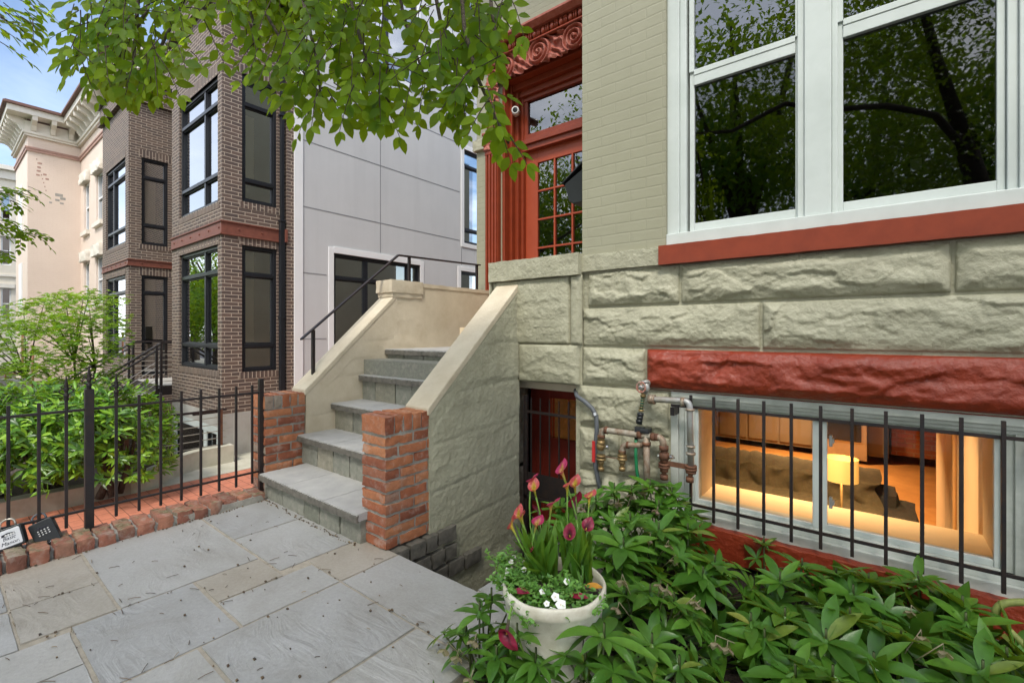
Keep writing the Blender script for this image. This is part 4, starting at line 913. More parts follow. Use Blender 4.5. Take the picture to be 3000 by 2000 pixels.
br.box(-10.5,XB0,YM,YM+.1,-.5,5.9); br.box(XB1,XA0,YM,YM+.1,-.5,5.9); br.box(XA1,XG,YM,YM+.1,-.5,6.3)
br.box(XB0,XB1,YM,YM+.1,ZT,5.9); br.box(XA0,XA1,YM,YM+.1,ZT,6.3); br.box(-10.5,-10.4,YM+.1,8,-.5,5.9)
br.build('brick_wall', M['brown_brick'], nb)
def soldier(*bx):
    so = MB(True); so.box(*bx); so.build('soldier_course', M['brown_soldier'], nb)
for x0,x1,z0,z1 in ((-6.45,-5.22,2.14,2.228),(-9.99,-8.76,2.11,2.198),(-6.45,-5.22,.794,.86),(-6.45,-5.22,2.504,2.57),(-9.99,-8.76,2.514,2.58),(-6.45,-5.22,3.86,3.975),(-9.99,-8.76,3.85,3.965)): soldier(x0,x1,YF-.003,YF+.02,z0,z1)
for X, ws in ((XA1,SA),(XB1,SB)):
    for (y0,y1,z0,z1) in ws: soldier(X-.02,X+.003,y0-.03,YM-.02,z1,min(z1+.115,2.225) if z1 < 2.3 else z1+.115); soldier(X-.02,X+.003,y0-.03,YM-.02,z0-.068,z0)
for x0,x1,z0,z1 in ((XA0,XA1,2.23,2.37),(XB0,XB1,2.225,2.325)):
    be = MB(True); be.box(x0-.01,x1+.02,YF-.022,YF-.002,z0,z0+.014); be.box(x0-.01,x1+.02,YF-.022,YF-.002,z1-.014,z1); be.box(x0,x1+.008,YF-.010,YF+.0,z0+.014,z1-.014)
    be.box(x1+.0,x1+.020,YF-.002,YM,z0,z0+.014); be.box(x1,x1+.020,YF-.002,YM,z1-.014,z1); be.box(x1-.001,x1+.008,YF,YM,z0+.014,z1-.014)
    k = x0+.12
    while k < x1: be.lathe([(.010,0),(.010,.008),(.001,.010)], (k,YF-.010,(z0+z1)/2), (0,-1,0), 6); k += .27
    for k in (YF+.15,YF+.38): be.lathe([(.010,0),(.010,.008),(.001,.010)], (x1+.008,k,(z0+z1)/2), (1,0,0), 6)
    if x1 == XA1: be.box(XA1,XG+.02,YM-.022,YM-.001,2.23,2.37)
    be.build('steel_belt', M['rust_steel'], nb, .002)
for x0,x1 in ((XA0,XA1),(XB0,XB1)):
    pa = MB(True); pa.box(x0-.05,x1+.05,YF-.06,YF,4.66,4.70); pa.box(x0-.03,x1+.03,YF-.035,YF-.001,4.70,4.95); pa.box(x1,x1+.05,YF,YM,4.66,4.70); pa.box(x1,x1+.03,YF,YM,4.70,4.95)
    pa.build('parapet_band', M['brown_brick'], nb)
pa = MB(True)
for x0,x1 in ((XA0,XA1),(XB0,XB1)): pa.box(x0-.07,x1+.07,YF-.08,YM,4.95,4.985)
pa.box(-10.55,XB1-.1,YM-.04,8,5.9,5.95); pa.box(XB1-.1,XG+.03,YM-.04,8,6.3,6.35)
pa.build('roof_cap', M['black_frame'], nb, .004)
for (x0,x1,z0,z1), mu, ra in zip(FA+FB, ((-5.68,),(-5.68,),(-9.58,),(-9.58,)), ((1.11,1.87),(2.87,3.60),(1.14,1.855),(2.83,3.62))): nwin('y',YF,x0,x1,z0,z1,mu,ra,1,'glass_far')
for X, ws, rs in ((XA1,SA,((1.11,1.85),(2.83,3.62))),(XB1,SB,(None,(2.853,3.565)))):
    for (y0,y1,z0,z1), r_ in zip(ws, rs):
        if r_: nwin('x',X,y0,y1,z0,z1,(),r_,-1,'glass_side')
        else: nwin('x',X,y0,y1,z0,z1,(),(1.838,),-1,'glass_side',name='entrance_door')
# rooms behind those windows, blinds in the side lights
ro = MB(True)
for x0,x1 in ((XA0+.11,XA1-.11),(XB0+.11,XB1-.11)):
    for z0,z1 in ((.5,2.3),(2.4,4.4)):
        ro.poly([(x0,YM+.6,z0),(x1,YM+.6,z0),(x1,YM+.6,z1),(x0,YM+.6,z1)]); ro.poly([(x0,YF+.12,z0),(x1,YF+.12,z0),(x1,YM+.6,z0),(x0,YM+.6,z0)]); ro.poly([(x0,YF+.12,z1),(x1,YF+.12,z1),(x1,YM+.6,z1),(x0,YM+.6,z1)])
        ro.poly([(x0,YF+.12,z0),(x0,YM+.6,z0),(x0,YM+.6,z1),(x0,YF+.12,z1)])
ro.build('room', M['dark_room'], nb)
for X in (XA1,XB1):
    for (z0,z1) in ((1.15,1.82),(1.88,2.12),(2.86,3.55)): b = MB(True); b.box(X-.135,X-.13,2.06,2.19,z0,z1); b.build('blind', M['warm_wall'], nb)
# concrete base with basement window, grey panel side wall
cb = MB(True); windowed(cb,'y',YF,YF+.1,XA0,XA1,-1.2,.428,[(-6.60,-5.22,-.40,.285)]); cb.box(XA1-.1,XA1+.004,YF+.0995,YM,-1.2,.428); cb.box(XA1-.02,XG+.002,YM-.006,YM+.1,-1.2,.42)
cb.build('concrete_base', M['concrete_grey'], nb, .006)
nwin('y',YF,-6.60,-5.22,-.40,.285,(-5.62,),(),1,'glass_far',.0,.075,'basement_window',True)
gy = MB(True); WH = [(3.0,4.32,.93,2.19),(5.2,6.1,2.64,4.10),(3.45,4.26,4.67,5.95),(5.13,6.1,.9,2.20)]
windowed(gy,'x',XG,XG-.1,YM+.1,9,-.5,6.3,WH); gy.build('panel_wall', M['fibre_panel'], nb)
jt = MB(True)
for z in (.43,1.175,1.92,2.665,3.41,4.155,4.90,5.6): 
    cur = 2.62
    for h in sorted(WH):
        if h[2]-.09 < z < h[3]+.09:
            if h[0]-.09 > cur: jt.box(XG-.01,XG+.0025,cur,h[0]-.09,z-.005,z+.005)
            cur = h[1]+.09
    jt.box(XG-.01,XG+.0025,cur,9,z-.005,z+.005)
for y in (3.66,5.15,6.6):
    cur = -.4
    for h in sorted(WH, key=lambda h: h[2]):
        if h[0]-.09 < y < h[1]+.09:
            jt.box(XG-.01,XG+.0022,y-.005,y+.005,cur,h[2]-.09); cur = h[3]+.09
    jt.box(XG-.01,XG+.0022,y-.005,y+.005,cur,6.3)
jt.build('panel_joint', M['joint'], nb)
tr = MB(True); tr.box(XG-.02,XG+.012,2.525,2.625,-.5,6.3)
for (y0,y1,z0,z1) in WH: t = .065; tr.box(XG-.02,XG+.012,y0-t,y0,z0-t,z1+t); tr.box(XG-.02,XG+.012,y1,y1+t,z0-t,z1+t); tr.box(XG-.02,XG+.0125,y0,y1,z1,z1+t+.01); tr.box(XG-.02,XG+.0125,y0,y1,z0-t,z0)
tr.build('white_trim', M['white_board'], nb, .003)
nwin('x',XG,3.0,4.32,.93,2.19,(3.46,4.12),(1.90,),-1,'glass_side'); nwin('x',XG,5.2,6.1,2.64,4.10,(),(2.86,3.86),-1,'glass_side'); nwin('x',XG,3.45,4.26,4.67,5.95,(3.78,),(),-1); nwin('x',XG,5.13,6.1,.9,2.20,(),(1.9,),-1)
ro = MB(True)
for (y0,y1,z0,z1) in WH: ro.box(XG-.9,XG-.85,y0-.2,y1+.2,z0-.2,z1+.2)
ro.build('room', M['grey_room'], nb)
dp = MB(True); dp.box(-5.135,-5.085,2.385,2.435,.35,2.45); dp.box(-5.128,-5.092,2.392,2.43,2.45,5.2)
for z in (1.4,2.45,3.6): dp.box(-5.14,-5.08,2.38,2.44,z,z+.02)
dp.build('downpipe', M['black_frame'], nb, .004)
p = aty(493,803,YM*KS-.05); al = MB(); al.lathe([(.001,-.09),(.05,-.085),(.085,-.04),(.09,0),(.07,.005),(.02,.006),(.02,.06)], p, (0,1,0), 20); al.build('alarm_bell', M['bell'], nb, 0, True)
wm = MB(True); q = (-7.35,YM-.06); wm.box(q[0],q[0]+.3,q[1]-.03,YM,1.05,1.35); wm.build('meter_cabinet', M['black_frame'], nb, .004)
# entry stair of the neighbour
es = thing('entry_stairs', K(-7.35,1.3,0), 'black steel entry stairs with cable railings climbing to the neighbour door', 'stairs')
b = MB(True); b.box(-7.95,-6.70,1.745,YM-.002,.56,.607); b.build('landing', M['concrete_grey'], es)
b = MB(True); b.box(-7.97,-6.69,1.725,1.745,.50,.612); b.box(-6.70,-6.68,1.745,YM-.002,.50,.612)
for X in (-7.95,-6.72): b.prism([(1.74,.60),(1.74,.50),(.88,-.1),(.80,-.06)],'x',X-.012,X+.012)
b.build('stringer', M['black_iron'], es)
for k in range(4): b = MB(True); z = .607-(k+1)*.122; y = 1.745-k*.20; b.box(-7.94,-6.73,y-.22,y,z-.02,z); b.build('tread', M['concrete_grey'], es)
b = MB(True); b.box(-7.0,-6.92,1.74,1.80,-.5,.5); b.build('post', M['black_iron'], es)
for X in (-7.95,-6.74):
    b = MB(True)
    for dz, r in ((.51,.014),(.455,.012)): b.tube([(X,1.74,.607+dz),(X,.80,.607+dz-.675)], r, 6)
    b.build('handrail', M['black_iron'], es)
    b = MB(True)
    for k in range(6): z = .60+.065*k; b.tube([(X,1.74,z),(X,.80,z-.675)], .0045, 5)
    b.build('cable', M['steel'], es)
    for y, z in ((1.745,.607),(1.70,.57),(.83,-.05)): b = MB(True); b.box(X-.015,X+.015,y-.012,y+.012,z-.05,z+.525); b.build('post', M['black_iron'], es)
for X in (-6.74,-7.95):
    b = MB(True); b.tube([(X,1.74,1.12),(X,2.44,1.12)], .012, 6); b.build('handrail', M['black_iron'], es)
    b = MB(True)
    for k in range(6): b.tube([(X,1.74,.66+.065*k),(X,2.44,.66+.065*k)], .0045, 5)
    b.build('cable', M['steel'], es)
    b = MB(True); b.box(X-.013,X+.013,2.1,2.126,.6,1.12); b.build('post', M['black_iron'], es)
# area railing and low walls
ar = thing('area_railing', K(-4.95,1.4,.1), 'dark rod railing guarding the sunken area of the brown brick house', 'railing')
q0, q1 = atx(500,1212,-4.97*KS), atx(663,1197,-4.97*KS)
X = -4.97*KS
b = MB(); b.box(X-.02,X+.02,q0.y-.5,q1.y,q1.z-.02,q1.z+.01); b.box(X-.02,X+.02,q1.y-.45,q1.y-.06,q1.z-.045,q1.z-.02); b.build('rail', M['black_iron'], ar)
for k in range(8):
    b = MB(); z = q1.z-.115-k*.105; b.tube([(X,q0.y-.45,z),(X,q1.y,z)], .007, 6); b.build('rod', M['steel'], ar)
for y in (q1.y-.08,q0.y-.12,q0.y-.5): b = MB(); b.box(X-.025,X+.025,y-.022,y+.022,-.85,q1.z); b.build('post', M['rust'], ar)
lw = MB(True)
def lwf(s, t):
    y = .985+(1.845-.985)*s; xx = -4.56-.33*smooth(s*1.35)
    return xx, y
n = 24; ht = lambda s: .135+.03*smooth(s*2)
for i in range(n):
    for th0, th1 in ((0,.09),):
        (xa,ya),(xb,yb) = lwf(i/n,0), lwf((i+1)/n,0); za, zb = ht(i/n), ht((i+1)/n)
        lw.poly([(xa,ya,-.1),(xb,yb,-.1),(xb,yb,zb),(xa,ya,za)]); lw.poly([(xa,ya,za),(xb,yb,zb),(xb-.1,yb,zb),(xa-.1,ya,za)]); lw.poly([(xa-.1,ya,-.5),(xb-.1,yb,-.5),(xb-.1,yb,zb),(xa-.1,ya,za)])
xb, yb = lwf(1,0); lw.poly([(xb,yb,-.1),(xb-.1,yb,-.1),(xb-.1,yb,ht(1)),(xb,yb,ht(1))])
tag(lw.build('low_wall', M['concrete_pale']), 'low curved pale concrete wall in front of the sunken area', 'wall')
pc = MB(); 
x0, y0, _ = K(-4.66,-1.1,0); x1, y1, _ = K(-4.545,.985,0)
pc.rough(x0,x1,y0,y1,CH+(-.05-CH)*KS,CH+(.125-CH)*KS,.08,.006,6,3); tag(pc.build('planter_curb', M['concrete'], None, 0, True, True), 'brown grey concrete curb along the laurel bed', 'curb')
# ------------------------------------------------------------------ pale houses further down the street
ph = thing('pink_row_house', K(-15,2.2,-.4), 'pale pink painted brick row house with bracketed white cornice', 'house')
PX, PF, PM, PB = -16, 1.505, 2.45, -18.3
b = MB(True); b.box(PX-.1,PX,PF,PM,-.5,5.95); b.box(PB,PX-.1,PF,PF+.1,-.5,5.95)
PW = [(-15.55,-15.02,3.72,4.93),(-14.25,-13.6,3.76,4.9),(-15.55,-15.02,1.75,2.99),(-14.25,-13.6,1.92,3.0)]
windowed(b,'y',PM,PM+.1,PX,-10.45,-.5,5.95,PW); b.box(PB,PB+.1,PF+.1,PM,-.5,5.95); b.box(-10.55,-10.45,PM+.1,8,-.5,5.95)
b.build('brick_wall', M['pink_brick'], ph)
rm_ = MB(True)
for (x0,x1,z0,z1) in PW:
    w_ = MB(True); t = .05; y = PM+.035; w_.box(x0,x0+t,y,y+.05,z0,z1); w_.box(x1-t,x1,y,y+.05,z0,z1); w_.box(x0+t,x1-t,y,y+.05,z0,z0+t); w_.box(x0+t,x1-t,y,y+.05,z1-t,z1); w_.box(x0+t,x1-t,y,y+.05,(z0+z1)/2-.02,(z0+z1)/2+.02)
    o = w_.build('window', M['white_board'], ph); g = MB(True); g.poly([(x0+t,y+.03,z0+t),(x1-t,y+.03,z0+t),(x1-t,y+.03,z1-t),(x0+t,y+.03,z1-t)]); g.build('pane', M['glass_far'], o)
    h_ = MB(True); h_.rough(x0-.12,x1+.12,PM-.09,PM+.02,z1-.02,z1+.24,.05,.025,12,int(x0*9)); h_.build('hood_mould', M['cream_paint'], o, 0, True, True)
    h_ = MB(True); h_.box(x0-.1,x1+.1,PM-.07,PM+.02,z0-.1,z0); h_.build('sill', M['cream_paint'], o)
    rm_.box(x0,x1,PM+.3,PM+.32,z0,z1)
for (y0,y1,z0,z1) in (): pass
rm_.build('room', M['grey_room'], ph)
def runs(mb, o_, z0, z1):
    """a moulding of projection o_ that follows the bay and the recess"""
    mb.box(PX,PX+o_,PF-o_,PM-o_,z0,z1); mb.box(PB-o_,PX,PF-o_,PF,z0,z1); mb.box(PX,-10.45,PM-o_,PM-.0005,z0,z1)
b = MB(True); runs(b,.03,5.60,5.66); runs(b,.045,5.66,5.70); b.build('belt_moulding', M['mauve_trim'], ph)
b = MB(True); runs(b,.06,5.95,6.0); runs(b,.09,6.0,6.06); runs(b,.05,6.06,6.30); runs(b,.36,6.36,6.50); b.build('cornice', M['cream_paint'], ph)
b = MB(True); runs(b,.43,6.50,6.545); runs(b,.40,6.545,6.57); b.build('cornice_edge', M['brown_trim'], ph)
b = MB(True); b.box(PB-.1,PX,PF,8,6.50,6.52); b.box(PX,-10.45,PM,8,6.50,6.52); b.build('roof', M['brown_trim'], ph)
def bracket(px_, py_, dx, dy_):
    b = MB(True)
    w_ = .045
    prof = [(0,.0),(.06,.02),(.12,.12),(.28,.20),(.30,.30),(0,.30)]
    pts = [(u_, 6.06+v_) for u_, v_ in prof]
    if dx: 
        b.prism([(px_+u_*dx, z) for u_, z in pts], 'y', py_-w_, py_+w_); 
        b.v = []; b.f = []
        A = [b.vert((px_+u_*dx, py_-w_, z)) for u_, z in pts]; B_ = [b.vert((px_+u_*dx, py_+w_, z)) for u_, z in pts]
    else:
        A = [b.vert((px_-w_, py_+u_*dy_, z)) for u_, z in pts]; B_ = [b.vert((px_+w_, py_+u_*dy_, z)) for u_, z in pts]
    n_ = len(pts); b.f += [A[::-1], B_]+[[A[i],A[(i+1)%n_],B_[(i+1)%n_],B_[i]] for i in range(n_)]
    return b.build('bracket', M['cream_paint'], ph, .004)
for y in (1.60,1.93,2.26): bracket(PX+.045,y,1,0)
for k in range(8): bracket(PX+.55+k*.42,PM-.045,0,-1)
for k in range(7): bracket(PX-.05-k*.34,PF-.045,0,-1)
for k, (y, z) in enumerate(((1.72,5.35),(1.70,5.25),(1.69,5.16),(1.80,5.10),(1.84,5.0),(1.68,5.06))): b = MB(True); b.box(PX-.01,PX+.004,y-.03,y+.03,z-.02,z+.02); b.build('bare_brick_patch', M['mauve_trim'], ph)
for k in range(9): y = 1.66+.02*k; b = MB(True); b.box(PX-.01,PX+.003,y-.009,y+.009,5.42-.09*k,5.42-.09*k+.03); b.build('bare_brick_patch', M['mauve_trim'], ph)
b = MB(True)
for y, z, w_, h_ in ((2.05,4.62,.14,.07),(2.12,4.55,.10,.06),(2.02,4.5,.08,.05),(1.90,4.42,.05,.04),(2.10,4.44,.07,.04)): b.box(PX-.01,PX+.003,y-w_/2,y+w_/2,z,z+h_)
b.build('grey_paint_patch', M['concrete_grey'], ph)
b = MB(True)
for z0,z1 in ((3.7,4.95),(1.75,3.0)):
    b.box(-17.5,-16.9,PF-.02,PF+.01,z0,z1)
b.build('bay_window_frame', M['white_board'], ph)
fh = thing('cream_row_house', K(-24,2,-.4), 'far cream brick row house with white windows at the left edge', 'house')
FX2 = -24
b = MB(True); FW = [(1.62,1.86,5.2,6.1),(1.62,1.86,3.6,4.6),(1.62,1.86,1.7,2.8)]
windowed(b,'x',FX2,FX2-.1,.3,5,-.5,6.9,FW); b.box(-34,FX2-.1,.3,.4,-.5,6.9); b.build('brick_wall', M['pale_brick'], fh)
b = MB(True); b.box(FX2-10,FX2+.25,.05,5,6.9,7.05); b.box(FX2-.02,FX2+.1,.2,5,6.6,6.9); b.build('cornice', M['cream_paint'], fh)
b = MB(True); b.box(FX2,FX2+.05,.3,5,4.95,5.02); b.box(FX2,FX2+.05,.3,5,3.2,3.27); b.build('belt_moulding', M['cream_paint'], fh)
for (y0,y1,z0,z1) in FW:
    w_ = MB(True); t = .04; x = FX2-.04; w_.box(x-.03,x,y0,y0+t,z0,z1); w_.box(x-.03,x,y1-t,y1,z0,z1); w_.box(x-.03,x,y0+t,y1-t,z0,z0+t); w_.box(x-.03,x,y0+t,y1-t,z1-t,z1); w_.box(x-.03,x,y0+t,y1-t,(z0+z1)/2-.02,(z0+z1)/2+.02)
    o = w_.build('window', M['white_board'], fh); g = MB(True); g.poly([(x-.02,y0+t,z0+t),(x-.02,y1-t,z0+t),(x-.02,y1-t,z1-t),(x-.02,y0+t,z1-t)]); g.build('pane', M['glass_far'], o)
    h_ = MB(True); h_.box(FX2,FX2+.08,y0-.08,y1+.08,z1,z1+.15); h_.build('hood_mould', M['cream_paint'], o)
b = MB(True); b.box(FX2-.5,FX2-.45,1,3,1,6.5); b.build('room', M['grey_room'], fh)
# gas meter by the pink house
gm = thing('gas_meter', atd(38,1128,14), 'grey green gas meter on brown pipes in front of the pink house', 'gas meter')
c = gm.location.copy(); b = MB(); b.rough(c.x-.2,c.x+.2,c.y-.28,c.y+.28,c.z-.16,c.z+.2,.06,.012,6,2); b.build('case', M['grey_pipe'], gm, 0, True, True)
b = MB(); b.tube([(c.x,c.y+.2,c.z-1.4),(c.x,c.y+.2,c.z+1.6)], .03, 8); b.tube([(c.x,c.y+.42,c.z-1.4),(c.x,c.y+.42,c.z+1.2)], .03, 8); b.tube([(c.x,c.y-.15,c.z+.15),(c.x,c.y-.15,c.z+.35),(c.x,c.y+.2,c.z+.35)], .03, 8); b.build('pipe', M['copper_pipe'], gm, 0, True)
# ------------------------------------------------------------------ garden plants
def whorl(fol, stm, base, top, size, n, rr, droop=.5, up=.35, wide=.26):
    """palmate hellebore leaf: leaflets fanned round the tip of a stalk"""
    base, top = Vector(base), Vector(top); mid = base.lerp(top,.55)+Vector((0,0,.04))
    stm.tube([base, mid, top], [.005,.004,.0035], 5)
    ax = (top-mid).normalized(); ax = (ax+Vector((rr.uniform(-.25,.25),rr.uniform(-.25,.25),.7))).normalized()
    a = ax.cross(Vector((1,0,0))).normalized(); b = ax.cross(a); ph0 = rr.uniform(0,6.28)
    for i in range(n):
        th = ph0+2*pi*i/n+rr.uniform(-.14,.14); rad = a*cos(th)+b*sin(th)
        u = up+rr.uniform(-.18,.25); L = size*rr.uniform(.62,1.15)*(.8 if i%3 == 0 else 1)
        fol.leaf(top, rad+ax*u, ax-rad*u, L, L*wide*rr.uniform(.88,1.15), droop*rr.uniform(.55,1.35)*.5, .16, 6, .5)
def hellebore(pts, ground, label, seed, size=.15, flowers=(), n=9, droop=.5):
    rr = random.Random(seed); c = sum((Vector(p) for p in pts), Vector())/len(pts)
    root = Vector((c.x,c.y,ground)); th = thing('hellebore', root, label, 'hellebore', 'hellebores in the garden bed')
    fo, stm = MB(), MB(); wd_ = rr.uniform(.25,.33)
    for p in pts:
        p = Vector(p); b0 = Vector((root.x*.55+p.x*.45,root.y*.55+p.y*.45,ground)); s = size*rr.uniform(1.06,1.28)
        whorl(fo, stm, b0, p, s, n+rr.randint(-1,1), rr, droop, .35, wd_)
        whorl(fo, stm, b0, p+Vector((rr.uniform(-.07,.07),rr.uniform(-.05,.08),-rr.uniform(.05,.10))), s*.95, n-1, rr, droop*1.3)
        whorl(fo, stm, b0, p+Vector((rr.uniform(-.10,.10),rr.uniform(-.02,.12),-rr.uniform(.10,.16))), s*.95, n-2, rr, droop*1.3)
        for q_ in range(4): a_ = rr.uniform(0,6.28); whorl(fo, stm, b0, p+Vector((.15*cos(a_),.15*sin(a_)+.03,-rr.uniform(.05,.2))), s*rr.uniform(.6,1), n-2, rr, droop*rr.uniform(.6,1.5), rr.uniform(.1,.6), wd_*rr.uniform(.85,1.15))
        whorl(fo, stm, p, p+Vector((0,0,.02)), s*.5, 5, rr, .2, 1.1)
    fo.build('foliage', M['hellebore'], th, 0, True); stm.build('stems', M['dark_stem'], th, 0, True)
    for fp, mt in flowers:
        fp = Vector(fp); f = MB(); ax = Vector((rr.uniform(-.3,.3),-.55,-.6)).normalized(); a = ax.cross(Vector((0,0,1))).normalized(); b = ax.cross(a)
        for i in range(5):
            t = 2*pi*i/5; rad = a*cos(t)+b*sin(t); f.leaf(fp, rad*.75+ax*.6, ax*.75-rad*.6, .034, .027, .0, -.10, 4, .5)
        f.tube([root.lerp(fp,.5)+Vector((0,0,.06)), fp+Vector((0,.01,.02)), fp], .002, 5)
        f.build('flower', M[mt], th, 0, True)
    return th
def at3(u, v, d): return atd(u, v, d)
G = -.10
hellebore([at3(1515,1868,1.58),at3(1455,1930,1.58),at3(1570,1940,1.55)], G, 'hellebore with dark drooping fans against the lower left side of the white pot', 1, .125, (), 9, .8)
hellebore([at3(1405,1800,1.72),at3(1365,1860,1.70),at3(1440,1760,1.75)], G, 'straggly hellebore with faded tan flowers spilling over the patio edge', 2, .085, [(at3(1305,1900,1.66),'petal_tan'),(at3(1338,1920,1.64),'petal_tan'),(at3(1390,1875,1.62),'petal_tan'),(at3(1380,1985,1.58),'petal_tan')], 7, .6)
hellebore([at3(1770,1868,1.55),at3(1715,1945,1.54)], G, 'dark hellebore drooping in front of the lower right side of the white pot', 3, .14, (), 9, .95)
hellebore([at3(1910,1895,1.64),at3(1990,1960,1.60),at3(1870,1965,1.58)], G, 'big broad leaved hellebore at the bottom edge right of the white pot', 4, .14, (), 9, .6)
hellebore([at3(1905,1745,1.88),at3(1835,1745,1.9),at3(1975,1770,1.86)], G, 'hellebore beside the right rim of the pot carrying tan seed heads', 5, .125, [(at3(1820,1698,1.85),'petal_tan'),(at3(1935,1712,1.86),'petal_tan'),(at3(2035,1760,1.84),'petal_tan'),(at3(1810,1780,1.8),'petal_tan'),(at3(1955,1725,1.84),'petal_tan'),(at3(2050,1775,1.82),'petal_tan')], 8, .5)
hellebore([at3(1826,1605,2.15),at3(1795,1655,2.10)], G, 'hellebore with one wide flat fan just behind the pot', 6, .155, (), 10, .45)
hellebore([at3(1846,1530,2.32),at3(1930,1560,2.30)], G, 'upright hellebore fan between the pot and the rusty pipes', 7, .145, [(at3(1903,1578,2.2),'petal_tan'),(at3(1957,1596,2.2),'petal_tan'),(at3(1978,1640,2.15),'petal_tan')], 9, .4)
hellebore([at3(1745,1470,2.58),at3(1800,1440,2.62),at3(1850,1445,2.6)], G, 'hellebore with mauve buds under the left end of the rusty manifold', 8, .135, [(at3(1810,1472,2.5),'petal_mauve'),(at3(1850,1450,2.55),'petal_mauve'),(at3(1712,1490,2.5),'petal_mauve')], 9, .45)
hellebore([at3(1905,1430,2.66),at3(1968,1450,2.62),at3(1930,1490,2.55)], G, 'hellebore heaped against the foot of the grey gas riser', 9, .14, [(at3(1925,1495,2.45),'petal_mauve'),(at3(1880,1440,2.6),'petal_mauve')], 9, .4)
hellebore([at3(1640,1490,2.5),at3(1665,1530,2.4)], G, 'hellebore behind the calla lilies beside the basement gate', 10, .14, (), 8, .5)
hellebore([at3(2094,1655,2.2),at3(2060,1690,2.15)], G, 'dark spidery hellebore on its own in the middle of the mulch', 11, .155, (), 11, .7)
hellebore([at3(2015,1560,2.45)], G, 'hellebore reaching toward the left corner of the window sill', 12, .155, (), 9, .5)
hellebore([at3(2238,1598,2.5)], G, 'small pale hellebore sprig against the red basement sill', 13, .085, (), 7, .3)
hellebore([at3(2285,1705,2.10),at3(2350,1665,2.2)], G, 'glossy hellebore below the middle window bars', 14, .135, (), 10, .4)
hellebore([at3(2450,1690,2.12),at3(2545,1710,2.06),at3(2500,1745,2.0)], G, 'tall mounded hellebore hiding the bottoms of the central bars', 15, .145, (), 9, .35)
hellebore([at3(2690,1705,2.05),at3(2760,1760,1.98)], G, 'hellebore with upright leaves under the right hand window bars', 16, .15, [(at3(2670,1790,1.85),'petal_tan')], 9, .35)
hellebore([at3(2300,1815,1.86),at3(2240,1880,1.76)], G, 'hellebore at the left front of the big mound near bare mulch', 17, .14, (), 9, .55)
hellebore([at3(2490,1815,1.82),at3(2420,1880,1.72)], G, 'broad hellebore in the centre of the big mound', 18, .155, (), 9, .5)
hellebore([at3(2640,1880,1.74),at3(2560,1950,1.64)], G, 'hellebore with long arching leaves at the bottom right', 19, .17, [(at3(2700,1862,1.68),'petal_tan'),(at3(2765,1905,1.6),'petal_tan')], 9, .5)
hellebore([at3(2830,1830,1.82),at3(2820,1780,1.9)], G, 'dark hellebore fan just below the olive hose loop', 20, .15, (), 9, .35)
hellebore([at3(2950,1935,1.66),at3(2880,1975,1.6)], G, 'upright hellebore in the bottom right corner', 21, .17, (), 9, .3)
hellebore([at3(2330,1985,1.60),at3(2440,1990,1.56)], G, 'hellebore cut by the bottom edge in front of the mound', 22, .15, (), 9, .5)
hellebore([at3(2200,1830,1.84)], G, 'low hellebore at the edge of the mulch gap right of centre', 23, .11, [(at3(2130,1895,1.7),'petal_tan'),(at3(2095,1880,1.7),'petal_tan')], 8, .6)
# white planter
PC = atz(1622,1700,.325); PC = Vector((PC.x,PC.y,0)); PR = .19
pot = thing('flower_pot', (PC.x,PC.y,-.10), 'large off white round planter full of calla lilies at the patio corner', 'planter')
b = MB(); b.lathe([(.001,-.10),(.142,-.10),(.147,-.08),(.163,.12),(.1655,.125),(.167,.13),(.182,.275),(.188,.28),(.191,.295),(.1915,.318),(.187,.327),(.180,.325),(.178,.30),(.172,.25)], PC, (0,0,1), 56)
b.v = [(x+.0035*noise.noise(Vector((x*12,y*12,z*5))), y+.0035*noise.noise(Vector((x*12+5,y*12,z*5))), z+.003*noise.noise(Vector((x*9,y*9,1)))) for x,y,z in b.v]; b.build('shell', M['pot'], pot, 0, True)
b = MB(); b.grid(lambda s,t: (PC.x+.178*s*cos(2*pi*t), PC.y+.178*s*sin(2*pi*t), .275+.02*(1-s)+.008*noise.noise(Vector((s*9*cos(2*pi*t),s*9*sin(2*pi*t),2)))), 12, 32); b.build('potting_soil', M['mulch'], pot, 0, True)
q = aty(1702,1830,PC.y-.12); dirp = Vector((q.x-PC.x,q.y-PC.y,0)); 
a0 = atan2(-.418,.906); b = MB(); b.grid(lambda s,t: (PC.x+(.1785+.012*(t))*cos(a0+.03*s), PC.y+(.1785+.012*t)*sin(a0+.03*s), .16+.10*t), 2, 4); b.build('crack', M['soil'], pot)
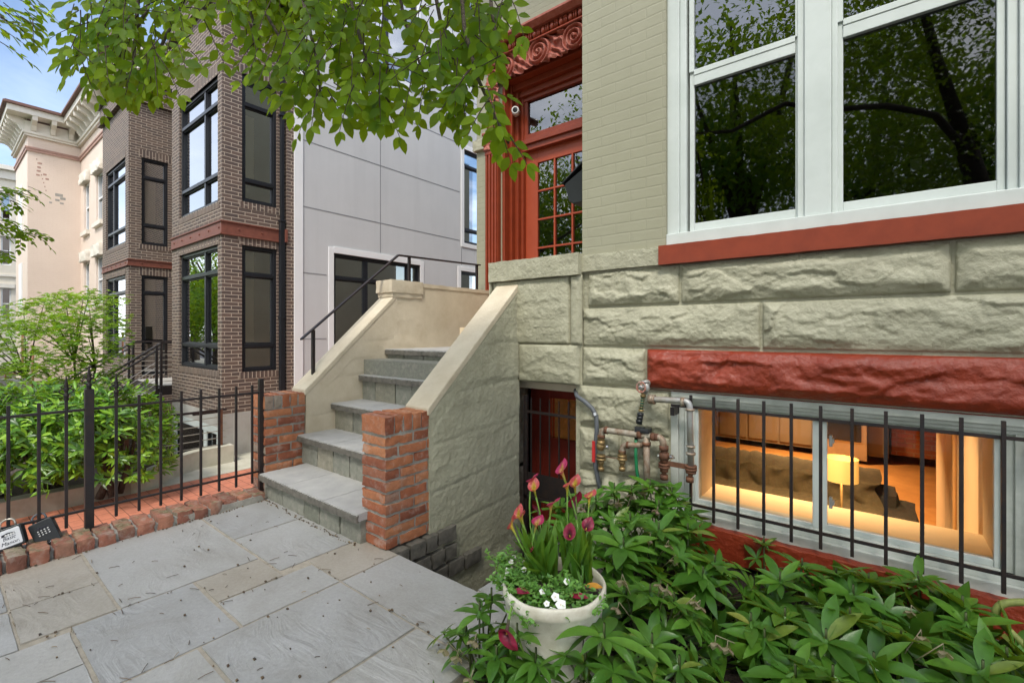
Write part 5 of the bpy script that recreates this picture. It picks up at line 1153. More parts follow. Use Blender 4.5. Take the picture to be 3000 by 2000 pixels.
# calla lilies
def calla_flower(parent, base, tip, mat, s=1.0, face=None, tag_lab=None):
    base, tip = Vector(base), Vector(tip); d = (tip-base); L = d.length; side = Vector((R.uniform(-.03,.03),R.uniform(-.03,.03),0))
    fl_len = min(.10*s, L*.6); neck = tip-d.normalized()*fl_len
    f = MB(); path = [base.lerp(neck,t)+side*sin(pi*t) for t in (0,.3,.6,.85,1)]
    f.tube(path, [.006*s,.0055*s,.005*s,.0045*s,.0055*s], 7)
    st = f.build('flower', M['stem'], parent, 0, True)
    ax = (neck-path[3]).normalized(); a = ax.cross(Vector((0,0,1)))
    if a.length < .1: a = ax.cross(Vector((1,0,0)))
    a.normalize(); b = ax.cross(a)
    fc = Vector(face if face else (R.uniform(-1,1),-1,0)); f0 = atan2(fc.dot(b),fc.dot(a))
    sp = MB(); hs = []
    nu, nv = 26, 12
    def F(sq, t):
        th = f0+pi+ (sq-.5)*2*pi*1.06
        fr = abs(sq-.5)*2                                            # 0 at back, 1 at overlap (front)
        back = 1-fr
        ln = fl_len*(.80+.42*(back**2.2)-.16*fr)
        r = (.0045+.0055*t+.0125*max(0,(t-.55)/.45)**1.7*(1+.5*back))*s
        h = ln*t
        curl = max(0,(t-.72)/.28)**2
        p = neck+ax*(h-curl*.008*s*(1-.2*back))+(a*cos(th)+b*sin(th))*(r+curl*.011*s*(.5+back))
        hs.append(min(1,t*.98)); return p
    sp.grid(F, nu, nv)
    o = sp.build('spathe', mat, st, 0, True); at_ = o.data.attributes.new('h','FLOAT','POINT')
    at_.data.foreach_set('value', hs)
    k = MB(); k.tube([neck+ax*.012, neck+ax*(.058*s)], [.004*s,.003*s], 7); k.build('spadix', M['spadix'], st, 0, True)
def cal(x, y): return (1400+x*450/1764, 1300+y*400/1568)
def calla(name_label, rootpx, fl, leaves, seed, d0):
    rr = random.Random(seed); root = atz(*rootpx,.29); th = thing('calla_lily', root, name_label, 'calla lily', 'calla lilies in the white pot')
    for (x, y, dd, m, s, fc) in fl:
        tip = atd(*cal(x,y), dd); b0 = root+Vector((rr.uniform(-.03,.03),rr.uniform(-.03,.03),-.01)); calla_flower(th, b0, tip+Vector((0,0,.006)), M[m], s*.66, fc)
    fo = MB()
    for (x, y, dd, W) in [(x+rr.uniform(-45,45)*q,y+rr.uniform(-60,90)*q,dd+rr.uniform(-.05,.05)*q,W*rr.uniform(.22,.40)) for (x,y,dd,W) in leaves for q in (0,1,1.3,1.6,.7,1.9,2.2)]:
        tip = atd(*cal(x,y), dd); b0 = root+Vector((rr.uniform(-.06,.06),rr.uniform(-.05,.05),-.01)); d = tip-b0; L = d.length
        fo.leaf(b0, d, Vector((rr.uniform(-.6,.6),-1,.35)), L, W, .12, .14, 9, .62)
    fo.build('foliage', M['calla_leaf'], th, 0, True); return th
rt = (atz(1600,1680,.29)-EYE); dL = rt.dot(Vector((-sin(YAW),cos(YAW),0)))
dl, dr = dL, (atz(1690,1690,.29)-EYE).dot(Vector((-sin(YAW),cos(YAW),0)))
calla('left calla lily clump in the pot with pink and orange blooms', (1598,1690), [(560,375,dl+.03,'calla_pink',1.0,(-1,-.3,0)),(630,440,dl+.01,'calla_orange',1.0,(.3,-1,0)),(415,765,dl,'calla_orange',1.0,(-.3,-1,0)),(490,810,dl+.05,'calla_orange',.75,(-1,-.2,0)),(320,925,dl-.05,'calla_orange',1.05,(-1,-.3,0)),(600,860,dl-.03,'calla_pink',.95,(0,-1,0)),(700,725,dl+.08,'calla_maroon',.8,(.5,1,0)),(840,635,dl+.06,'calla_pink',1.1,(-1,-.4,0)),(545,1215,dl-.06,'calla_maroon',.7,(.3,-1,.4))],
  [(480,960,dl+.05,.06),(610,1010,dl-.02,.065),(700,900,dl+.06,.06),(800,830,dl+.02,.075),(850,1000,dl-.05,.07),(740,1050,dl-.06,.075),(560,1120,dl-.07,.06),(880,960,dl+.05,.06),(640,1180,dl-.08,.055),(520,1290,dl-.1,.06)], 5, 1.75)
calla('right calla lily clump in the pot with the tallest pink bloom', (1690,1695), [(970,235,dr+.05,'calla_pink',1.2,(-.3,-1,0)),(1010,425,dr+.02,'calla_orange',1.0,(-1,-.3,0)),(1130,405,dr+.05,'calla_orange',1.0,(0,-1,0)),(1300,560,dr+.04,'calla_orange',1.0,(-.2,-1,0)),(1130,625,dr+.02,'calla_maroon',1.35,(-1,.2,0)),(1050,980,dr-.08,'calla_maroon',1.0,(.2,-1,.5)),(1225,890,dr-.05,'calla_maroon',.95,(.4,-1,.2))],
  [(960,830,dr+.02,.05),(1150,830,dr+.05,.03),(1240,1010,dr+.02,.07),(1290,1040,dr+.05,.065),(1180,1020,dr-.03,.07),(1100,1080,dr-.05,.06),(1260,1150,dr-.05,.06),(1010,1060,dr,.05),(1310,1160,dr+.02,.055)], 6, 1.75)
th = thing('calla_lily', atz(1540,1748,.31), 'fallen calla lily hanging over the front left of the pot rim with a red tip', 'calla lily', 'calla lilies in the white pot')
calla_flower(th, atz(1545,1742,.315), atd(1440,1884,1.50), M['calla_maroon'], .95, (-1,-.5,0))
# petunias trailing over the rim
def petunia(label, pxs, seed, fl):
    rr = random.Random(seed); P = [atz(u,v,z) for u,v,z in pxs]; th = thing('petunia', P[0], label, 'petunia', 'trailing petunias in the white pot'); fo, stm = MB(), MB()
    for p in P:
        for k in range(12):
            d = Vector((rr.uniform(-1,1),rr.uniform(-1,1),rr.uniform(.1,.9))).normalized(); L = rr.uniform(.03,.07); q0 = p+Vector((rr.uniform(-.035,.035),rr.uniform(-.035,.035),-.005))
            stm.tube([q0, q0+d*L*.6, q0+d*L+Vector((0,0,-.008))], .0012, 4, False)
            for i in range(7):
                t = (i+1)/7; c = q0+d*L*t; e = Vector((rr.uniform(-1,1),rr.uniform(-1,1),rr.uniform(-.2,.7))).normalized(); fo.leaf(c, e, Vector((rr.uniform(-.4,.4),rr.uniform(-.6,.2),1)), rr.uniform(.016,.027), .0115, .1, .12, 3)
    fo.build('foliage', M['petunia_leaf'], th, 0, True); stm.build('stems', M['stem'], th)
    for (u,v,z,s) in fl:
        c = atz(u,v,z); f = MB(); ax = (EYE-c).normalized()+Vector((rr.uniform(-.3,.3),0,.4)); ax.normalize(); a = ax.cross(Vector((0,0,1))).normalized(); b = ax.cross(a)
        for i in range(5):
            t = 2*pi*i/5; rad = a*cos(t)+b*sin(t); f.leaf(c, rad+ax*.25, ax, .0145*s, .0135*s, 0, .03, 3, .62)
        o = f.build('flower', M['petal_white'], th, 0, True)
        f = MB(); f.lathe([(.001,.002),(.002,.001)], c+ax*.002, ax, 8); f.build('flower_eye', M['spadix'], o)
petunia('petunia mat at the left of the pot with sprigs past the rim', [(1478,1655,.33),(1500,1680,.31),(1520,1700,.31),(1485,1710,.31),(1465,1640,.34),(1550,1690,.30),(1530,1730,.31),(1510,1740,.31),(1475,1690,.32),(1540,1660,.31)], 2, [(1485,1672,.345,.9),(1497,1645,.345,.8),(1535,1668,.33,.8),(1505,1632,.335,.8)])
petunia('petunia mat at the front of the pot with several white blooms', [(1585,1740,.31),(1620,1760,.30),(1650,1720,.31),(1680,1735,.31),(1560,1770,.30),(1650,1780,.29),(1700,1760,.30),(1725,1770,.30),(1600,1790,.27),(1630,1800,.26),(1560,1800,.27),(1545,1790,.28)], 3, [(1627,1748,.34,1.1),(1643,1771,.33,1.4),(1618,1794,.31,1.3),(1665,1795,.30,.9),(1590,1732,.34,.9),(1660,1703,.34,.9),(1602,1768,.325,.8)])
petunia('petunia strands hanging down the front face of the pot', [(1630,1815,.23),(1635,1835,.19),(1555,1815,.24),(1550,1838,.20),(1575,1825,.22),(1640,1850,.16),(1690,1790,.27)], 4, [])
for nm, lab, pts, mt in (('fallen_petal','dark red fallen petal lying at the left front of the pot',((1520,1738,.325),),'calla_maroon'),('fallen_petal','magenta fallen petal lying at the right front of the pot',((1690,1752,.32),),'calla_maroon'),('dry_leaf','curled yellow dead leaf inside the right of the pot',((1735,1722,.31),),'dry_leaf')):
    f = MB(); c = atz(*pts[0]); f.leaf(c-Vector((.03,0,0)), (1,.25,.15), (0,-.3,1), .07, .03, .05, .15, 5); o = f.build(nm, M[mt], None, 0, True); tag(o, lab, 'dead leaf' if 'leaf' in nm else 'petal')
    if mt == 'calla_maroon': at_ = o.data.attributes.new('h','FLOAT','POINT'); at_.data.foreach_set('value', [.9]*len(o.data.vertices))
# debris on the slabs
li = MB(); rr = random.Random(77)
for k in range(280):
    x, y = rr.uniform(-3.5,-1.25), rr.uniform(0,1.63)
    if rr.random() < .55:
        q = rr.choice(slabs); x0_, x1_, y0_, y1_ = q
        if rr.random() < .5: x, y = rr.uniform(x0_,x1_), rr.choice((y0_,y1_))+rr.gauss(0,.012)
        else: x, y = rr.choice((x0_,x1_))+rr.gauss(0,.012), rr.uniform(y0_,y1_)
        if not (-3.52 < x < -1.22 and -.1 < y < 1.5): continue
    if x > -2.2 and y > 1.6: continue
    z = .004; a = rr.uniform(0,6.28); L = rr.choice((.006,.008,.012,.02,.03)) if rr.random() < .85 else .05; d = Vector((cos(a),sin(a),rr.uniform(-.05,.15)))
    if L < .015: li.rough(x,x+L,y,y+L*.7,z-.001,z+L*.4,L,.0015,90,k)
    else: li.tube([(x,y,z+.001),(x+d.x*L*.5,y+d.y*L*.5,z+.003),(x+d.x*L,y+d.y*L,z+.001)], .0014, 4)
for k in range(150):                                                # crumbs along the kerb and the first riser
    if k < 90: x, y = -3.555+.03*rr.random()-.05*(k/90), -.1+1.65*k/90
    else: x, y = -3.6+1.2*(k-90)/60, 1.57-.03*rr.random()
    L = rr.uniform(.005,.014); li.rough(x,x+L,y,y+L*.7,.001,.003+L*.4,L,.002,90,k+500)
tag(li.build('leaf_debris', M['litter']), 'scattered twigs and crumbs on the bluestone patio', 'debris', None, 'stuff')
# ------------------------------------------------------------------ neighbour planting
def laurel(label, c, rx, ry, z0, z1, nleaf, seed):
    rr = random.Random(seed); c = Vector(c); th = thing('laurel_shrub', (c.x,c.y,z0), label, 'shrub', 'laurel shrubs behind the fence'); fo, st_ = MB(), MB()
    for k in range(6):
        e = Vector((c.x+rr.uniform(-.5,.5)*rx,c.y+rr.uniform(-.5,.5)*ry,z0+(z1-z0)*.75)); st_.tube([(c.x+rr.uniform(-.2,.2)*rx,c.y+rr.uniform(-.25,.25)*ry,z0-.05),c.lerp(e,.4)+Vector((0,0,z0+.35-c.z*.6)) if False else Vector((c.x,c.y,z0)).lerp(e,.5)+Vector((rr.uniform(-.08,.08),rr.uniform(-.08,.08),0)),e], [.035,.022,.01], 6)
    nt_ = nleaf//9
    for k in range(nt_):
        a = rr.uniform(0,6.28); el = rr.uniform(-.35,1); r = rr.uniform(.62,1.0)
        ce = sqrt(max(0,1-el*el)); wob = 1+.16*noise.noise(Vector((a*1.3,el*2,seed)))
        p = Vector((c.x+rx*r*ce*cos(a)*wob, c.y+ry*r*ce*sin(a)*wob, z0+(z1-z0)*(.40+.60*el*r*wob if el > 0 else .40+1.0*el*r*.9)))
        out = Vector((ce*cos(a),ce*sin(a),max(el,0)*.9+.45)).normalized()
        for i in range(9):
            t = 2*pi*i/9*1.62*2; s_ = out.cross(Vector((0,0,1))).normalized(); b_ = out.cross(s_)
            d = (s_*cos(t)+b_*sin(t))*.9+out*rr.uniform(.25,.9)
            fo.leaf(p+out*(.012*i), d, out, rr.uniform(.09,.15), rr.uniform(.028,.04), .25, .14, 3, .5)
    fo.build('foliage', M['laurel'], th, 0, True); st_.build('stems', M['bark'], th, 0, True)
zb = CH+(.07-CH)*KS
def kp(u, v, d): return atd(u, v, d*KS)
p = kp(325,1250,3.45); laurel('laurel shrub at the right end of the hedge beside the sunken area', (p.x,p.y,0), .58, .58, zb, CH+(.86-CH)*KS, 2600, 3)
p = kp(140,1260,3.4); laurel('laurel shrub in the middle of the hedge behind the fence post', (p.x,p.y,0), .80, .68, zb, CH+(.86-CH)*KS, 3400, 4)
p = kp(-60,1280,3.3); laurel('laurel shrub at the left edge behind the silver lock box', (p.x,p.y,0), .80, .7, zb, CH+(.86-CH)*KS, 2600, 5)
# Japanese maple
mt = thing('japanese_maple', kp(255,1180,4.8), 'light green japanese maple in layered sprays before the pink house', 'tree')
rr = random.Random(9); b0 = kp(262,1190,4.8); b0.z = zb; tk, fo = MB(), MB()
def star(fo, c, n, s, rr):
    a = n.cross(Vector((0,0,1)))
    if a.length < .1: a = Vector((1,0,0))
    a.normalize(); b = n.cross(a); t0 = rr.uniform(0,6.28); ci = fo.vert(c)
    for i in range(5):
        t = t0+(i-2)*.62; L = s*(1,.9,.65)[abs(i-2)]; d = a*cos(t)+b*sin(t); e = a*cos(t+1.57)+b*sin(t+1.57)
        fo.f.append([ci, fo.vert(c+d*L*.5+e*L*.14), fo.vert(c+d*L-n*L*.15), fo.vert(c+d*L*.5-e*L*.14)])
ends = [(min(u_,262),v_,d_) for u_,v_,d_ in [(20,960,4.7),(70,905,4.9),(130,885,5.0),(190,870,4.9),(245,865,4.8),(275,860,4.7),(300,905,4.6),(310,960,4.55),(260,990,4.5),(40,1030,4.5),(100,980,4.5),(170,960,4.5),(215,1010,4.5),(310,1030,4.6),(-30,940,4.8),(-20,1010,4.6),(130,1060,4.5),(60,1090,4.5),(250,1070,4.6),(150,920,4.6),(230,930,4.6),(330,935,4.55),(20,1075,4.7),(-60,1060,4.7),(90,940,4.6),(200,1100,4.55),(-90,980,4.8),(180,1045,4.4),(290,1100,4.6)]]
limbs_ = [b0.lerp(kp(u_,v_,4.7),.62) for u_,v_ in ((60,960),(190,900),(290,930),(120,1040),(-40,980),(270,1040))]
for e in limbs_: tk.tube([b0+Vector((rr.uniform(-.06,.06),rr.uniform(-.06,.06),-.1)),b0.lerp(e,.5)+Vector((rr.uniform(-.08,.08),rr.uniform(-.08,.08),.02)),e], [.042,.028,.014], 7)
for u,v,d in ends:
    e = kp(u,v,d); lm = min(limbs_, key=lambda q: (q-e).length); tk.tube([lm, lm.lerp(e,.5)+Vector((0,0,.05)), e], [.013,.009,.004], 5)
    for k in range(135):
        r = rr.random()**.5; a = rr.uniform(0,6.28); q = e+Vector((.55*r*cos(a),.55*r*sin(a),rr.gauss(0,.028)-.12*r*r)); q.z += .06*sin(5*a+q.x*5)
        star(fo, q, Vector((rr.uniform(-.6,.6),rr.uniform(-.6,.6),1)).normalized(), rr.uniform(.055,.09), rr)
tk.build('trunk', M['bark'], mt, 0, True); fo.build('crown', M['maple'], mt)
# ------------------------------------------------------------------ street trees
def spray(fo, tw, p0, d, L, rr, ls=.062, up=Vector((0,0,1)), nl=None):
    """a twig with alternate leaves in two ranks"""
    d = d.normalized(); n = nl or max(5,int(L/.028)); pts = []
    p = Vector(p0); pts.append(p.copy()); step = L/n; dd = d.copy()
    s = dd.cross(up)
    if s.length < .15: s = dd.cross(Vector((1,.3,0)))
    s.normalize()
    for i in range(n):
        dd = (dd+Vector((rr.uniform(-.06,.06),rr.uniform(-.06,.06),-.055))).normalized(); p = p+dd*step; pts.append(p.copy())
        sg = 1 if i%2 else -1; nrm = s.cross(dd).normalized()
        nrm = (nrm+Vector((rr.uniform(-.5,.5),rr.uniform(-.5,.5),rr.uniform(-.4,.4)))*.8).normalized()
        l = ls*rr.uniform(.75,1.2)*(.75+.25*sin(pi*(i+1)/n))
        fo.leaf(p, s*sg*.9+dd*.6+Vector((0,0,rr.uniform(-.3,.12))), nrm, l, l*rr.uniform(.46,.58), rr.uniform(0,.3), rr.uniform(.03,.16), 4, .48)
    fo.leaf(p, dd, s.cross(dd), ls, ls*.5, .2, .1, 4, .48)
    tw.tube(pts, [.0028-.0018*i/len(pts) for i in range(len(pts))], 4, False)
T1 = thing('street_tree', (1.3,-3.0,-.62), 'leafy street tree whose drooping branch fills the top of the view', 'tree', 'street trees')
rr = random.Random(21); fo, tw = MB(), MB()
trunk = [Vector((1.3,-3.0,-.65)),Vector((1.28,-2.95,1.2)),Vector((1.15,-2.8,2.6)),Vector((.9,-2.5,3.6))]
tk = MB(); tk.tube(trunk, [.19,.15,.14,.11], 12)
tk.tube([trunk[2],Vector((1.9,-2.4,4.2)),Vector((2.6,-1.8,5.8))], [.10,.07,.03], 8); tk.tube([trunk[3],Vector((.6,-2.6,5.0)),Vector((.3,-2.4,6.5))], [.09,.06,.03], 8)
main = [trunk[3],Vector((.55,-1.95,3.98)),Vector((.05,-1.35,4.02)),Vector((-.45,-.55,3.82)),Vector((-.85,-.15,3.86)),Vector((-1.3,.35,3.5)),Vector((-1.75,.85,3.4)),Vector((-2.5,1.3,3.0))]
tk.tube(main, [.05,.042,.036,.03,.026,.02,.015,.008], 8)
# limbs of the low branch, by where they hang in the air over the patio
limbs = [
 [(1150,-150,2.2),(1180,40,2.1),(1220,160,2.05),(1260,270,2.0)],
 [(860,-150,2.3),(900,60,2.2),(930,180,2.15),(940,290,2.1)],
 [(700,-150,2.4),(790,60,2.3),(860,180,2.2)],
 [(1000,-150,2.3),(1040,60,2.2),(1075,180,2.1),(1140,300,2.05)],
 [(1340,-150,2.0),(1360,80,1.95),(1400,230,1.9),(1450,340,1.85),(1490,420,1.8)],
 [(1430,-150,2.0),(1440,30,1.95),(1455,110,1.9)],
 [(480,-150,2.6),(430,30,2.5),(380,120,2.45),(330,200,2.4)],
 [(560,-150,2.5),(520,40,2.4),(460,160,2.4),(440,250,2.35)],
 [(330,-150,2.7),(340,20,2.6),(300,90,2.55),(250,110,2.5)],
 [(620,-150,2.4),(610,-20,2.35),(590,40,2.3)],
 [(1250,-150,2.1),(1290,60,2.05),(1330,180,2.0),(1340,290,1.95)],
 [(420,-150,2.5),(400,60,2.45),(390,190,2.4),(350,270,2.4)],
 [(760,-150,2.3),(730,20,2.25),(760,130,2.2)],
]
for lb in limbs:
    P = [atd(*q) for q in lb]
    j = min(range(1,len(main)), key=lambda i: (main[i]-P[0]).length); P = [main[j].lerp(P[0],.0)]+P
    for k in range(9):
        q = P[0].lerp(P[1],rr.uniform(.1,.97)); spray(fo, tw, q, Vector((rr.uniform(-1,1),rr.uniform(-1,1),rr.uniform(-.1,.5))), rr.uniform(.14,.26), rr, .07)
    tk.tube(P, [.016]+[.010-.008*i/len(P) for i in range(len(P)-1)], 6)
# sprays: (u, v, depth, direction in picture degrees from right, clockwise)
def sp_at(u, v, d, ang, L, ls=.06):
    p = atd(u,v-38,d); a = radians(ang); right = Vector((cos(YAW),sin(YAW),0)); fwd = Vector((-sin(YAW),cos(YAW),0))
    dirv = right*cos(a)+Vector((0,0,-1))*sin(a)+fwd*rr.uniform(-.45,.35)
    upv = (-fwd+Vector((0,0,1))*rr.uniform(.2,.9)+right*rr.uniform(-.4,.4)).normalized()
    spray(fo, tw, p, dirv, L, rr, ls, upv)
regions = [  # (polygon-ish boxes in source px, count, depth range)
 (700,1180,-60,120,60,2.0,2.7),(760,1130,120,250,40,1.95,2.4),(850,1150,220,330,20,1.9,2.2),(1120,1260,180,300,11,1.9,2.1),
 (1230,1420,-60,90,20,1.85,2.3),(1250,1480,80,260,24,1.8,2.1),(1280,1380,230,310,6,1.8,2.0),(1370,1450,230,330,9,1.75,1.9),(1430,1500,-40,90,6,1.8,2.0),
 (230,620,-80,60,38,2.2,2.8),(210,480,40,180,32,2.2,2.6),(220,480,170,250,22,2.1,2.5),(450,610,20,150,9,2.1,2.5),(520,700,-60,10,10,2.1,2.6),(430,560,150,220,6,2.1,2.4)]
for x0,x1,y0,y1,n,d0,d1 in regions:
    for k in range(int(n*(1.15 if y0 < -30 else .85))):
        u, v = rr.uniform(x0,x1), rr.uniform(y0,y1)
        if 1125 < u < 1235 and 30 < v < 215: continue
        ang = rr.choice((rr.uniform(50,130),rr.uniform(0,180),rr.uniform(60,120)))
        sp_at(u, v, rr.uniform(d0,d1), ang, rr.uniform(.13,.25), rr.uniform(.062,.082))
for u,v,d,ang,L,ls in ((1205,270,1.85,97,.17,.066),(930,300,1.95,100,.16,.07),(960,300,1.95,60,.13,.07),(1110,300,2.0,90,.12,.062),(1320,290,1.9,85,.13,.055),(1350,310,1.85,75,.11,.055),(1445,365,1.75,62,.2,.058),(1495,440,1.72,55,.12,.058),(1425,290,1.78,72,.2,.056),(820,200,2.1,120,.16,.065),(880,250,2.05,110,.18,.066),
   (230,200,2.3,170,.10,.075),(235,220,2.3,150,.12,.075),(300,240,2.3,120,.12,.075),(380,250,2.3,90,.12,.07),(520,170,2.2,50,.2,.065),(560,190,2.2,40,.14,.065),(230,30,2.5,175,.14,.075),(230,70,2.5,165,.08,.06),(440,260,2.25,90,.1,.07),(720,80,2.2,110,.2,.06),(735,110,2.2,95,.18,.06),(760,170,2.15,110,.15,.06)): sp_at(u,v,d,ang,L,ls*1.2)
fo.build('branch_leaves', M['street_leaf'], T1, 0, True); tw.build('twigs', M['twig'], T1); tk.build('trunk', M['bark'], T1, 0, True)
def crown(seed, n, boxes, size, cut=None):
    rr = random.Random(seed); m = MB()
    for (cx,cy,cz,rx,ry,rz) in boxes:
        for k in range(n//len(boxes)):
            v = Vector((rr.gauss(0,1),rr.gauss(0,1),rr.gauss(0,1))).normalized()*(rr.random()**.38); p = Vector((cx+v.x*rx,cy+v.y*ry,cz+v.z*rz))
            if noise.noise(p*1.1+Vector((seed,0,0))) < -.12: continue
            if cut and cut(p): continue
            d = Vector((rr.uniform(-1,1),rr.uniform(-1,1),rr.uniform(-.6,.2))); m.leaf(p, d, Vector((rr.uniform(-.7,.7),rr.uniform(-.7,.7),1)), size*rr.uniform(.7,1.3), size*.55, .2, .1, 2)
    return m
def seen(p):                                                         # nothing of the upper crown may dip into the view
    f = -p.x*sin(YAW)+p.y*cos(YAW)
    if f < .1: return False
    r = p.x*cos(YAW)+p.y*sin(YAW); u = CXP+FPX*r/f; v = HZP-FPX*(p.z-CH)/f
    return -200 < u < 3200 and v > -160 and v < 2100
crown(5,42000,[(1.4,-2.4,5.6,2.4,1.7,1.5),(.4,-1.5,5.4,1.6,1.5,1.1),(3.0,-2.2,5.0,1.9,1.6,1.7),(.6,-3.6,4.6,2.2,1.5,1.5),(2.4,-3.4,3.9,1.8,1.1,1.2),(1.2,-.6,5.2,2.2,1.3,1.0),(1.0,-3.4,4.2,1.6,1.2,1.0),(-.9,-2.9,5.4,1.5,1.2,1.3),(1.8,-2.6,3.3,1.7,1.0,.8),(2.4,.2,4.4,1.8,1.4,1.0)],.07,seen).build('crown', M['crown_leaf'], T1, 0, True)  # out-of-view crown masses; the one nearest the bay added to darken its wall
# second street tree: only its right-hand branch tips reach into the view
T2 = thing('street_tree', K(-6.2,-2.2,-.1), 'street tree out of view at the left with small branch tips showing', 'tree', 'street trees')
c2 = T2.location.copy(); tk = MB(); tk.tube([c2-Vector((0,0,.6)),c2+Vector((0,0,2.5)),c2+Vector((.2,.2,4.5))], [.2,.15,.1], 10); fo, tw = MB(), MB()
for u0,v0,u1,v1,d in ((-250,480,60,600,5.4),(-250,640,120,690,5.2),(-250,700,40,740,5.2),(-200,560,90,560,5.3),(-200,600,20,650,5.0)):
    A, B = atd(u0,v0,d), atd(u1,v1,d); tk.tube([c2+Vector((.1,.1,3.2)),A,B], [.03,.012,.003], 5)
    for k in range(16):
        t = rr.uniform(.45,1); q = A.lerp(B,t)+Vector((0,0,rr.uniform(-.03,.06))); dd = (B-A).normalized()+Vector((rr.uniform(-.6,.6),rr.uniform(-.6,.6),rr.uniform(-.5,.2))); spray(fo, tw, q, dd, rr.uniform(.10,.24), rr, .07)
for u,v,d,n in ((30,40,2.9,7),(80,60,2.8,5),(20,100,2.9,4),(-40,20,3,6),(100,20,2.9,3)):
    for k in range(n):
        q = atd(u+rr.uniform(-40,20),v+rr.uniform(-50,20),d); spray(fo, tw, q, Vector((cos(YAW),sin(YAW),-.5))+Vector((rr.uniform(-.7,.5),rr.uniform(-.7,.7),rr.uniform(-.5,.3))), rr.uniform(.1,.2), rr, .072)
tk.tube([c2+Vector((.2,.2,4.4)),atd(-300,-100,3.2),atd(20,60,2.9)], [.05,.02,.004], 6)
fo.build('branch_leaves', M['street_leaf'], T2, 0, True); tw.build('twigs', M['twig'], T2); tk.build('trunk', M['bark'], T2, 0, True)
cc = c2
crown(8,5000,[(cc.x-.5,cc.y-.5,6.3,2.4,2.2,1.8),(cc.x+.3,cc.y-1.5,5.0,2.0,1.6,1.4)],.16,seen).build('crown', M['crown_leaf'], T2, 0, True)
# trees across the street, seen only as reflections in the window panes
T3 = thing('street_tree', (0,0,0), 'street tree across the road, seen only reflected in the panes', 'tree', 'trees across the road')
tk = MB(); tk.tube([(0,0,-.4),(0,.05,2.2),(.1,0,4)], [.26,.2,.14], 10)
for e in ((1.5,.4,6.2),(-1.4,.3,6),(.2,-1.2,6.8),(.5,1.2,5.6)): tk.tube([(0,.05,2.6),Vector(e)*.55+Vector((0,0,1.3)),e], [.12,.08,.03], 7)
tk.build('trunk', M['bark'], T3, 0, True)
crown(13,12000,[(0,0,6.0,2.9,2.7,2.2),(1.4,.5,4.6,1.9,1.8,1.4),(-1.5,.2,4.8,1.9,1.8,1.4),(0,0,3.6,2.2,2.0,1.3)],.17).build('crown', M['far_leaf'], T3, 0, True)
first = True
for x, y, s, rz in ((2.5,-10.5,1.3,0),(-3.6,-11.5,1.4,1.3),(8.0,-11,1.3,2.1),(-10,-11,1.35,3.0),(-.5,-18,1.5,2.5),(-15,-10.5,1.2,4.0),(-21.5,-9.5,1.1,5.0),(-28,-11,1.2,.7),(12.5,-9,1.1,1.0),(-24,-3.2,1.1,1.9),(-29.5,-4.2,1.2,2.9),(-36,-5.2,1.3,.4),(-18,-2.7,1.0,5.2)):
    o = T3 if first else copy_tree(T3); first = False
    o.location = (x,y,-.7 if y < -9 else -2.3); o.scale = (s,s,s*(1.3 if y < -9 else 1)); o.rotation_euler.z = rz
# ------------------------------------------------------------------ sky, sun, camera
W = bpy.data.worlds.new('World'); S.world = W; W.use_nodes = True; wt = W.node_tree; bg = wt.nodes['Background']
SUN_EL, SUN_AZ = radians(54), radians(152)            # azimuth measured clockwise from +Y
sk = wt.nodes.new('ShaderNodeTexSky'); sk.sky_type = 'NISHITA'; sk.sun_disc = False; sk.sun_elevation = SUN_EL; sk.sun_rotation = SUN_AZ; sk.air_density = 1.0; sk.dust_density = .4; sk.ozone_density = 2.2
tc = wt.nodes.new('ShaderNodeTexCoord'); sx = wt.nodes.new('ShaderNodeSeparateXYZ'); wt.links.new(tc.outputs['Generated'], sx.inputs[0])
def wm_(op, a, b):
    n = wt.nodes.new('ShaderNodeMath'); n.operation = op
    for i, v in ((0,a),(1,b)):
        if isinstance(v, bpy.types.NodeSocket): wt.links.new(v, n.inputs[i])
        else: n.inputs[i].default_value = v
    return n.outputs[0]
den = wm_('ADD', wm_('MAXIMUM', sx.outputs[2], 0), .22)
cv = wt.nodes.new('ShaderNodeCombineXYZ'); wt.links.new(wm_('DIVIDE', sx.outputs[0], den), cv.inputs[0]); wt.links.new(wm_('DIVIDE', sx.outputs[1], den), cv.inputs[1])
nz = wt.nodes.new('ShaderNodeTexNoise'); nz.inputs['Scale'].default_value = 1.25; nz.inputs['Detail'].default_value = 7; nz.inputs['Roughness'].default_value = .58; nz.inputs['Distortion'].default_value = .3; wt.links.new(cv.outputs[0], nz.inputs['Vector'])
cr_ = wt.nodes.new('ShaderNodeValToRGB'); cr_.color_ramp.elements[0].position = .47; cr_.color_ramp.elements[1].position = .66; wt.links.new(nz.outputs['Fac'], cr_.inputs['Fac'])
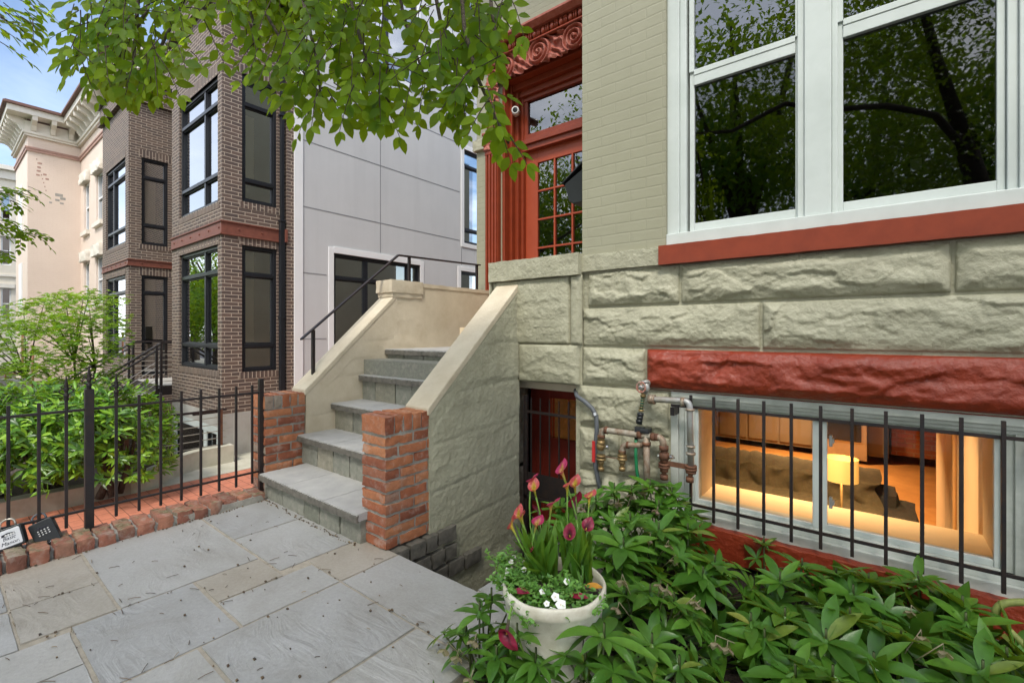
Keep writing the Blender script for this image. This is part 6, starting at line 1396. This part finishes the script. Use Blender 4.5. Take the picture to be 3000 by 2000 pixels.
# more cloud low down and on the street side
low = wt.nodes.new('ShaderNodeMapRange'); low.inputs[1].default_value = .0; low.inputs[2].default_value = .24; low.inputs[3].default_value = 1; low.inputs[4].default_value = 0; wt.links.new(sx.outputs[2], low.inputs[0])
sou = wt.nodes.new('ShaderNodeMapRange'); sou.inputs[1].default_value = .02; sou.inputs[2].default_value = -.5; sou.inputs[3].default_value = 0; sou.inputs[4].default_value = .55; wt.links.new(sx.outputs[1], sou.inputs[0])
wst = wt.nodes.new('ShaderNodeMapRange'); wst.inputs[1].default_value = -.35; wst.inputs[2].default_value = -.75; wst.inputs[3].default_value = 1; wst.inputs[4].default_value = .12; wt.links.new(sx.outputs[0], wst.inputs[0])
cf = wm_('MINIMUM', wm_('ADD', wm_('ADD', wm_('MULTIPLY', cr_.outputs['Color'], wst.outputs[0]), wm_('MULTIPLY', wm_('POWER', low.outputs[0], 1.6), .9)), sou.outputs[0]), .96)
mx = wt.nodes.new('ShaderNodeMix'); mx.data_type = 'RGBA'; wt.links.new(cf, mx.inputs[0]); wt.links.new(sk.outputs[0], mx.inputs[6]); mx.inputs[7].default_value = (11.5,11.7,12.2,1)
wt.links.new(mx.outputs[2], bg.inputs['Color']); bg.inputs['Strength'].default_value = .10
sl = bpy.data.lights.new('sun', 'SUN'); sl.energy = 1.5; sl.angle = radians(12); sl.color = (1,.95,.87); so_ = bpy.data.objects.new('sun', sl); COL.objects.link(so_)
sd_ = Vector((sin(SUN_AZ)*cos(SUN_EL), cos(SUN_AZ)*cos(SUN_EL), sin(SUN_EL))); so_.rotation_euler = sd_.to_track_quat('Z','Y').to_euler(); so_.location = sd_*30
cam = bpy.data.cameras.new('camera'); co_ = bpy.data.objects.new('camera', cam); COL.objects.link(co_); S.camera = co_
co_.location = EYE; co_.rotation_euler = (radians(90),0,YAW); cam.sensor_fit = 'HORIZONTAL'; cam.sensor_width = 36; cam.lens = 36*FPX/3000; cam.shift_y = -(1000-HZP)/3000; cam.clip_start = .05; cam.clip_end = 1500
S.view_settings.view_transform = 'Standard'; S.view_settings.look = 'None'; S.view_settings.gamma = 1; S.view_settings.exposure = 1.25
S.render.engine = 'CYCLES'; S.cycles.use_denoising = True; S.cycles.max_bounces = 8; S.cycles.transparent_max_bounces = 16; S.cycles.diffuse_bounces = 4; S.cycles.glossy_bounces = 4; S.cycles.sample_clamp_indirect = 6; S.cycles.caustics_reflective = False; S.cycles.caustics_refractive = False
